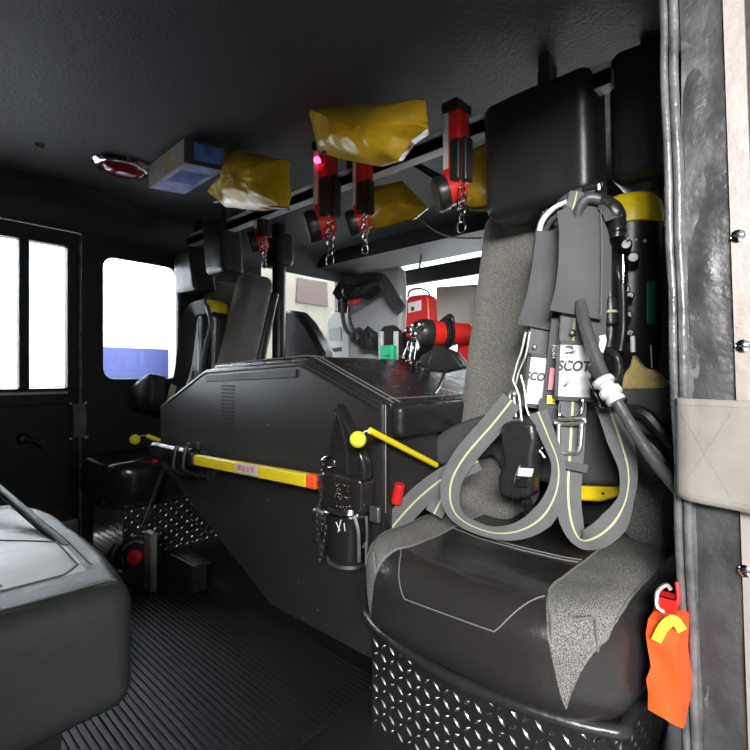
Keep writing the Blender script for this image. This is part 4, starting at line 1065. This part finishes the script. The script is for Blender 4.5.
# chrome hook across the big label
bm = new()
def ln(pts, r=.0026, X=.93, closed=False, n=6): tube(bm, [Q(a, b, X) for a, b in pts], r, 8, closed=closed, n=n)
ln([(559, 348), (573, 347), (573, 352), (560, 353)], closed=True, n=3); ln([(562, 354), (561, 370), (560, 381), (564, 386), (568, 382), (567, 376)]); ln([(569, 353), (567, 364), (563, 374)])
finish('snap_hook', bm, 'steel', sb)
bm = new(); lathe(bm, Q(572.5, 333, .945), FC, [(.006, 0), (.006, .005), (0, .007)], 12); finish('snap_button', bm, 'black', sb)
bm = new(); lathe(bm, Q(534.5, 347, .962), FC, [(.005, 0), (.004, .004), (0, .006)], 12); finish('snap_button', bm, 'chrome', sb)
# gauge line between the two straps with tiny text
bm = new(); ribbon(bm, [Q(556, 318, .96), Q(553, 360, .958), Q(549, 400, .955), Q(544, 425, .955)], [.018, .024, .026, .03], FC, .008); sl = finish('gauge_sleeve', bm, 'cloth', sb)
c = Q(554.5, 352, .950); text_mesh('lettering', 'HIGH', .011, c+FC*.004, (Q(555.3, 342, .95)-Q(553.8, 362, .95)), Q(545, 352, .95)-c, 'label', sl)
bm = new(); ribbon(bm, [Q(553.5, 368, .948), Q(552, 380, .947), Q(551, 390, .947)], .012, FC, .003); finish('red_tag', bm, 'pink', sb)
bm = new(); ribbon(bm, [Q(551.5, 395.5, .946), Q(551.2, 404, .945)], .017, FC, .004, n=2); finish('yellow_tag', bm, 'yellow', sb)
# waist pad and wings
def blob(name, pts, X, d, m, bev=.012, par=sb):
    bm = new(); prism(bm, [Q(a, b, X) for a, b in pts], X_*d); return finish(name, bm, m, par, bevel=bev)
blob('waist_pad', [(430, 452), (431, 441), (442, 430), (468, 419), (500, 411), (536, 410), (560, 402), (600, 402), (640, 420), (645, 470), (618, 487), (575, 485), (548, 484), (520, 478), (500, 470), (492, 455), (470, 460), (448, 468), (434, 464)], 1.02, .04, 'cloth')
blob('side_pouch', [(616, 378), (624, 374), (660, 378), (672, 386), (676, 470), (655, 486), (630, 478), (618, 440)], 1.0, .05, 'vinyl_soft')
blob('mesh_pocket', [(620, 390), (623, 374), (629, 366), (632, 354), (643, 368), (654, 370), (664, 380), (668, 390)], .985, .03, 'khaki', .006)
blob('pouch_band', [(617, 388), (645, 386), (668, 384), (672, 400), (673, 442), (640, 434), (620, 424)], .985, .03, 'cloth', .008)
bm = new()
tube(bm, [Q(626, 410, .97), Q(645, 414, .965), Q(660, 430, .965), Q(674, 445, .97)], .012, 8); tube(bm, [Q(630, 430, .97), Q(650, 445, .965), Q(665, 462, .965)], .010, 8); finish('folded_lining', bm, 'vinyl_soft', sb)
# webbing loops with the yellow line
W = ['webbing', 'stripe']
bm = new(); ribbon(bm, [Q(512, 400, .94), Q(492, 425, .915), Q(466, 455, .88), Q(452, 480, .86), Q(451, 503, .85), Q(462, 520, .845), Q(490, 532, .845), Q(518, 531, .85), Q(542, 517, .86), Q(556, 492, .87), Q(558, 464, .885), Q(548, 436, .91), Q(538, 412, .93)], [.046, .048, .048, .044, .038, .026, .022, .032, .042, .032, .024, .030, .036], FC, .0028, True, n=10); finish('webbing_loop', bm, W, sb)
bm = new(); ribbon(bm, [Q(573, 398, .945), Q(570, 450, .92), Q(568, 490, .90), Q(571, 520, .885), Q(580, 539, .875), Q(596, 537, .872), Q(614, 522, .88), Q(626, 498, .89), Q(628, 470, .905), Q(620, 440, .92), Q(608, 405, .945)], [.050, .050, .046, .042, .028, .042, .044, .024, .030, .044, .044], FC, .0028, True, n=10); finish('webbing_loop', bm, W, sb)
bm = new(); ribbon(bm, [Q(478, 461, .905), Q(450, 474, .88), Q(422, 495, .86), Q(400, 518, .845), Q(386, 536, .83), Q(382, 548, .815)], [.040, .044, .050, .052, .050, .044], FC, .0028, True, n=10); finish('waist_strap', bm, W, sb)
bm = new(); ribbon(bm, [Q(452, 478, .90), Q(443, 496, .885), Q(434, 514, .87)], .040, FC, .0028, True, n=6); finish('waist_strap', bm, W, sb)
bm = new(); ribbon(bm, [Q(550, 400, .95), Q(546, 420, .945), Q(541, 438, .94)], [.04, .036, .03], FC, .006, False); finish('strap_end', bm, 'cloth', sb)
bm = new(); ribbon(bm, [Q(571, 462, .905), Q(570, 470, .90)], .058, FC, .012, n=3); finish('strap_keeper', bm, 'cloth', sb)
# D ring and buckle
bm = new()
ln([(559, 404), (560, 415), (570, 418), (581, 413), (583, 402), (580, 398)], .0030, .925)
finish('d_ring', bm, 'chrome', sb)
bm = new()
ln([(558, 420), (582, 419), (583, 423), (558, 424)], .0034, .915, True, 3); ln([(559, 424), (559, 447), (563, 453), (575, 453), (580, 447), (582, 424)], .0042, .913)
finish('buckle', bm, 'steel', sb)
# left clip cluster and black gauge
bm = new()
ln([(526, 332), (522, 350), (517, 365), (513, 380)], .0028, .965); ln([(530, 332), (526, 355), (519, 372), (516, 384)], .0024, .965)
ln([(510, 396), (513, 392), (519, 394), (521, 418), (516, 420), (511, 418)], .0032, .945, True); ln([(514, 396), (516, 417)], .003, .943)
ln([(521, 375), (525, 392), (527, 410), (533, 422), (535, 440), (543, 449)], .0028, .94); ln([(513, 380), (519, 396), (522, 420), (528, 436)], .003, .943)
ball(bm, Q(514, 394, .94), .006, seg=10); ball(bm, Q(528, 424, .935), .008, seg=10); ball(bm, Q(531, 431, .93), .006, seg=10)
ln([(527, 428), (530, 440), (540, 451), (545, 458)], .003, .93)
finish('clip_cluster', bm, 'steel', sb)
bm = new(); prism(bm, [Q(a, b, .90) for a, b in ((500, 424), (512, 421), (533, 423), (536, 440), (533, 455), (533, 470), (530, 498), (512, 501), (498, 496), (497, 478), (503, 462), (500, 440))], X_*.045); gg = finish('pressure_gauge', bm, 'rubber', sb, bevel=.010)
bm = new(); prism(bm, [Q(a, b, .893) for a, b in ((517, 476), (519, 468), (533, 469), (531, 477))], X_*.006); finish('gauge_face', bm, 'white', gg, bevel=.001)
bm = new(); prism(bm, [Q(a, b, .893) for a, b in ((515, 487), (517, 478), (529, 479), (528, 488))], X_*.006); finish('gauge_window', bm, 'black', gg, bevel=.002)
bm = new(); ln([(514, 483), (516, 474), (520, 465)], .0016, .893); ln([(511, 495), (512, 495.5)], .003, .897); ln([(521, 497), (522, 497.5)], .003, .897); finish('gauge_trim', bm, 'chrome', gg)
bm = new(); tube(bm, [Q(527, 500, .94), Q(528, 506, .95), Q(532, 512, .96), Q(529, 516, .97)], .011, 8); finish('gauge_lead', bm, 'rubber', sb)
# thick breathing hose
bm = new(); tube(bm, [Q(577, 235, .968), Q(578, 212, .955), Q(587, 199, .955), Q(600, 200, .965)], .0105, 12); finish('hose_arc', bm, 'hose', sb)
bm = new(); tube(bm, [Q(580, 303, .945), Q(585, 326, .92), Q(592, 347, .905), Q(598, 364, .895), Q(604, 379, .885)], .0115, 14, n=10); finish('breathing_hose', bm, 'hose', sb)
bm = new(); tube(bm, [Q(616, 400, .875), Q(626, 417, .87), Q(640, 440, .86), Q(655, 462, .85), Q(672, 482, .835), Q(690, 505, .825)], .0098, 14, n=10); finish('breathing_hose', bm, 'hose', sb)
bm = new()
for k in range(14):
    a = Q(594+k*.6, 366+k*.9, .893-.0006*k); lathe(bm, a, Q(602, 380, .885)-Q(594, 366, .895), [(.0118, 0), (.0128, .0007), (.0118, .0014)], 14)
finish('hose_rings', bm, 'hose', sb)
# connector with pale collars, on a black block
a = Q(601, 378, .875); b = Q(617, 402, .87); ax = (b-a).normalized()
L = (b-a).length
bm = new(); lathe(bm, a, ax, [(.012, 0), (.018, .003), (.019, .012), (.014, .015), (.013, .022), (.017, .026), (.018, .036), (.013, .040), (.012, L*.8), (.016, L*.85), (.016, L)], 22); finish('connector', bm, 'rail', sb)
bm = new(); lathe(bm, a+ax*.023, ax, [(.0175, 0), (.0185, .003), (.0185, .010), (.017, .013)], 22); finish('white_collar', bm, 'white', sb)
bm = new(); prism(bm, [Q(p_, q_, .89) for p_, q_ in ((587, 380), (597, 372), (604, 372), (624, 400), (623, 406), (601, 409), (597, 400))], X_*.03); cb_ = finish('connector_block', bm, 'black', sb, bevel=.004)
bm = new(); ln([(588, 381), (599, 401), (602, 408), (622, 405)], .0012, .889, n=3); finish('block_edge', bm, 'hose', cb_)
bm = new(); ribbon(bm, [Q(600, 332, .98), Q(603, 340, .975), Q(600, 352, .97)], .012, FC, .003); finish('white_tag', bm, 'white', sb)
bm = new(); tube(bm, [Q(606, 350, .99), Q(616, 356, .98), Q(619, 370, .98), Q(615, 383, .98)], .008, 10); finish('loop_hose', bm, 'rubber', sb)

# ================================================================== FAR BREATHING SET
fb = thing('breathing_apparatus', 'far breathing set with black harness hung before the side window seat', 'breathing apparatus', P(190, 400, X=1.08))
bm = new()
prism(bm, [P(a, b, X=1.10) for a, b in ((172, 402), (180, 320), (188, 308), (206, 305), (218, 318), (216, 370), (214, 402))], X_*.05); finish('back_frame', bm, 'cloth_dark', fb, bevel=.012)
bm = new(); ribbon(bm, [P(206, 306, X=1.07), P(192, 312, X=1.06), P(188, 335, X=1.05), P(184, 365, X=1.04), P(176, 396, X=1.03)], .065, (-1, -.9, 0), .012); finish('shoulder_strap', bm, 'cloth_dark', fb)
bm = new(); ribbon(bm, [P(184, 318, X=1.05), P(182, 345, X=1.04), P(178, 375, X=1.03), P(171, 402, X=1.02)], .036, (-1, -.9, 0), .008); finish('shoulder_strap', bm, 'vinyl_soft', fb)
bm = new(); tube(bm, [P(207, 306, X=1.06), P(211, 325, X=1.05), P(206, 345, X=1.05), P(203, 365, X=1.05)], .011, 8); finish('hose', bm, 'hose', fb)
c = P(213, 312, X=1.14)
bm = new(); lathe(bm, Vector((c.x, c.y, .60)), Z_, [(.05, 0), (.068, .03), (.068, c.z-.60-.01)], 24); finish('cylinder', bm, 'black', fb)
bm = new(); lathe(bm, Vector((c.x, c.y, c.z-.01)), Z_, [(.070, 0), (.072, .02), (.066, .045), (.04, .06), (0, .064)], 24); finish('cylinder_cap', bm, 'cap', fb)
bm = new(); ribbon(bm, [P(174, 385, X=.99), P(171, 395, X=.99), P(169, 404, X=.985)], .03, (-1, -.9, 0), .003); finish('pale_label', bm, 'stripe', fb)
bm = new(); tube(bm, [P(195, 371, X=1.0), P(195, 378, X=1.0)], .012, 8); ball(bm, P(188, 384, X=1.0), .007, seg=10); finish('fitting', bm, 'chrome', fb)
bm = new()
soft(bm, (-.5, -.5, -.5), (.5, .5, .5), .28, 10)
a = P(124, 440, X=.86); b = P(166, 404, X=.93)
for v in bm.verts:
    q = v.co.copy(); f = q.y+.5
    c_ = Vector((.90+q.x*.10, a.y+(b.y-a.y)*f, 0)); c_.z = .60+.055*f+q.z*(.10+.07*f)+.012*noise.noise(q*4); v.co = c_
finish('waist_pad', bm, 'cloth_dark', fb)
# far left bolster, leaning into the window view
# ================================================================== STRAP AROUND THE PILLAR
st = thing('door_strap', 'wide warm grey canvas strap wrapped round the worn door pillar', 'strap', P(710, 450, X=.785))
bm = new(); n = 26
def sp(px, py, X=.775): return P(px, py, X=X)
a0, a1, b0, b1 = sp(673, 398), sp(673, 497), sp(775, 402), sp(775, 519)
nu, nv = 40, 16; G = []
for i in range(nu+1):
    f = i/nu; col = []
    for j in range(nv+1):
        g = j/nv; top_ = a0.lerp(b0, f); bot_ = a1.lerp(b1, f); p = top_.lerp(bot_, g)
        w = .0035*noise.noise(Vector((f*4, g*2, 1)))+.002*math.sin(f*9+g*2)
        ex = -.006*math.sin(min(1, f*5)*PI/2)+.006
        p = p+X_*(w+ex*2)
        if f < .06: p = p+X_*(1-f/.06)**2*.03
        col.append(p)
    G.append(col)
V = [[bm.verts.new(p) for p in c_] for c_ in G]
for i in range(nu):
    for j in range(nv): bm.faces.new((V[i][j], V[i+1][j], V[i+1][j+1], V[i][j+1]))
so = finish('canvas', bm, 'strapgrey', st); md = so.modifiers.new('s', 'SOLIDIFY'); md.thickness = .005; md.offset = 0
def spt(f, g): 
    i = min(nu-1, int(f*nu)); j = min(nv-1, int(g*nv)); a_, b_ = f*nu-i, g*nv-j
    return G[i][j].lerp(G[i+1][j], a_).lerp(G[i][j+1].lerp(G[i+1][j+1], a_), b_)-X_*.0026
bm = new()
for l in (((.06, .06), (.98, .06)), ((.06, .93), (.98, .93)), ((.06, .06), (.06, .93)), ((.08, .12), (.60, .9)), ((.08, .9), (.60, .12))):
    tube(bm, [spt(l[0][0]+(l[1][0]-l[0][0])*k/24, l[0][1]+(l[1][1]-l[0][1])*k/24) for k in range(25)], .0006, 5, straight=True)
finish('stitching', bm, 'strapgrey', so)
# belt buckle bits behind the pillar + red latch and hi-vis bag beside the near seat
bm = new(); box(bm, Q(656, 205, 1.2), Q(672, 225, 1.23)); tube(bm, [Q(659, 180, 1.2), Q(661, 206, 1.2)], .006, 8)
tag(finish('belt_mount', bm, 'darkmetal', bevel=.002), 'dark seat belt mount beside the yellow cylinder cap', 'mount')
bl = thing('red_latch', 'small red buckle with chrome ring between near seat and pillar', 'buckle', P(668, 604, X=.79))
bm = new(); soft(bm, P(660, 614, X=.785)-X_*.02, P(678, 596, X=.785)+X_*.005, .009, 6)
finish('red_body', bm, 'red', bl)
bm = new(); tube(bm, [P(664, 612, X=.76), P(657, 606, X=.76), P(658, 592, X=.765), P(666, 585, X=.77), P(671, 590, X=.77)], .0032, 8); finish('ring', bm, 'steel', bl)
bm = new(); tube(bm, [P(672, 615, X=.775), P(678, 600, X=.78), P(677, 582, X=.785)], .003, 8); finish('red_cord', bm, 'red', bl)
hv = thing('rope_bag', 'orange and yellow high visibility bag low beside the door pillar', 'bag', P(670, 640, X=.77))
bm = new(); soft(bm, P(652, 700, X=.77)-X_*.03, P(686, 620, X=.77)+X_*.02, .02, 8, lambda w: w+Vector((.006*noise.noise(w*30), .008*noise.noise(w*25+X_), .006*noise.noise(w*28+Z_)))); finish('bag', bm, 'orange', hv)
bm = new(); ribbon(bm, [P(656, 640, X=.73), P(664, 626, X=.728), P(674, 620, X=.73), P(682, 630, X=.735)], .012, (-1, -.4, .2), .004); finish('yellow_band', bm, 'neon', hv)
# folding inner step below the seat, at the doorway (lower extension of the view)
# ================================================================== PARKED WHITE VEHICLE seen through the windscreen
pv = thing('parked_van', 'blurred white van parked outside beyond the windscreen', 'van', (3.6, 4.2, -.85))
bm = new(); prof_ = [(2.2, -.35), (2.2, 1.2), (2.4, 1.80), (4.9, 1.88), (5.0, -.35)]
prism(bm, [Vector((x, 3.6, z)) for x, z in prof_], Y_*1.3); finish('body', bm, 'cream', pv, bevel=.05)
bm = new(); prism(bm, [Vector((x, 3.59, z)) for x, z in ((2.86, 1.42), (2.88, 1.66), (3.26, 1.67), (3.27, 1.42))], Y_*.012); finish('window', bm, 'brown', pv, bevel=.003)
for x in (2.8, 4.4):
    bm = new(); lathe(bm, Vector((x, 3.6, -.52)), -Y_, [(.33, -.2), (.33, 0), (.2, .02), (0, .02)], 24); finish('wheel', bm, 'rubber', pv)

# ================================================================== LIGHT
w = bpy.data.worlds.new('world'); S.world = w; w.use_nodes = True
bg = w.node_tree.nodes['Background']; bg.inputs[0].default_value = (.97, .98, 1, 1); bg.inputs[1].default_value = .45
def area(name, loc, target, sx, sy, power, col=(1, 1, 1)):
    l = bpy.data.lights.new(name, 'AREA'); l.shape = 'RECTANGLE'; l.size = sx; l.size_y = sy; l.energy = power; l.color = col
    o = bpy.data.objects.new(name, l); C.objects.link(o); o.location = loc
    o.rotation_euler = (Vector(target)-Vector(loc)).to_track_quat('-Z', 'Y').to_euler(); return o
area('bay_light_far', (.6, 3.6, 4.2), (.6, 4.6, .3), 6, .8, 2200, (.95, .98, 1))
area('bay_light_front', (5.2, 2.0, 4.2), (5.6, 2.5, .3), 5, .8, 1400, (1, .99, .97))
area('fill_near', (-2.0, -1.9, 1.95), (.9, .4, .9), 1.5, .6, 200, (1, .98, .95))  # added fill through the open doorway, not a fixture of the bay
area('fill_side', (-2.5, -1.25, 1.9), (1.0, .4, 1.0), 1.2, .6, 170, (1, .98, .95))  # second added fill, angled past the pillar to brighten the cylinder cap
S.view_settings.view_transform = 'Standard'; S.view_settings.look = 'None'; S.view_settings.gamma = 1; S.view_settings.exposure = 0
try: S.view_settings.use_curve_mapping = False
except Exception: pass
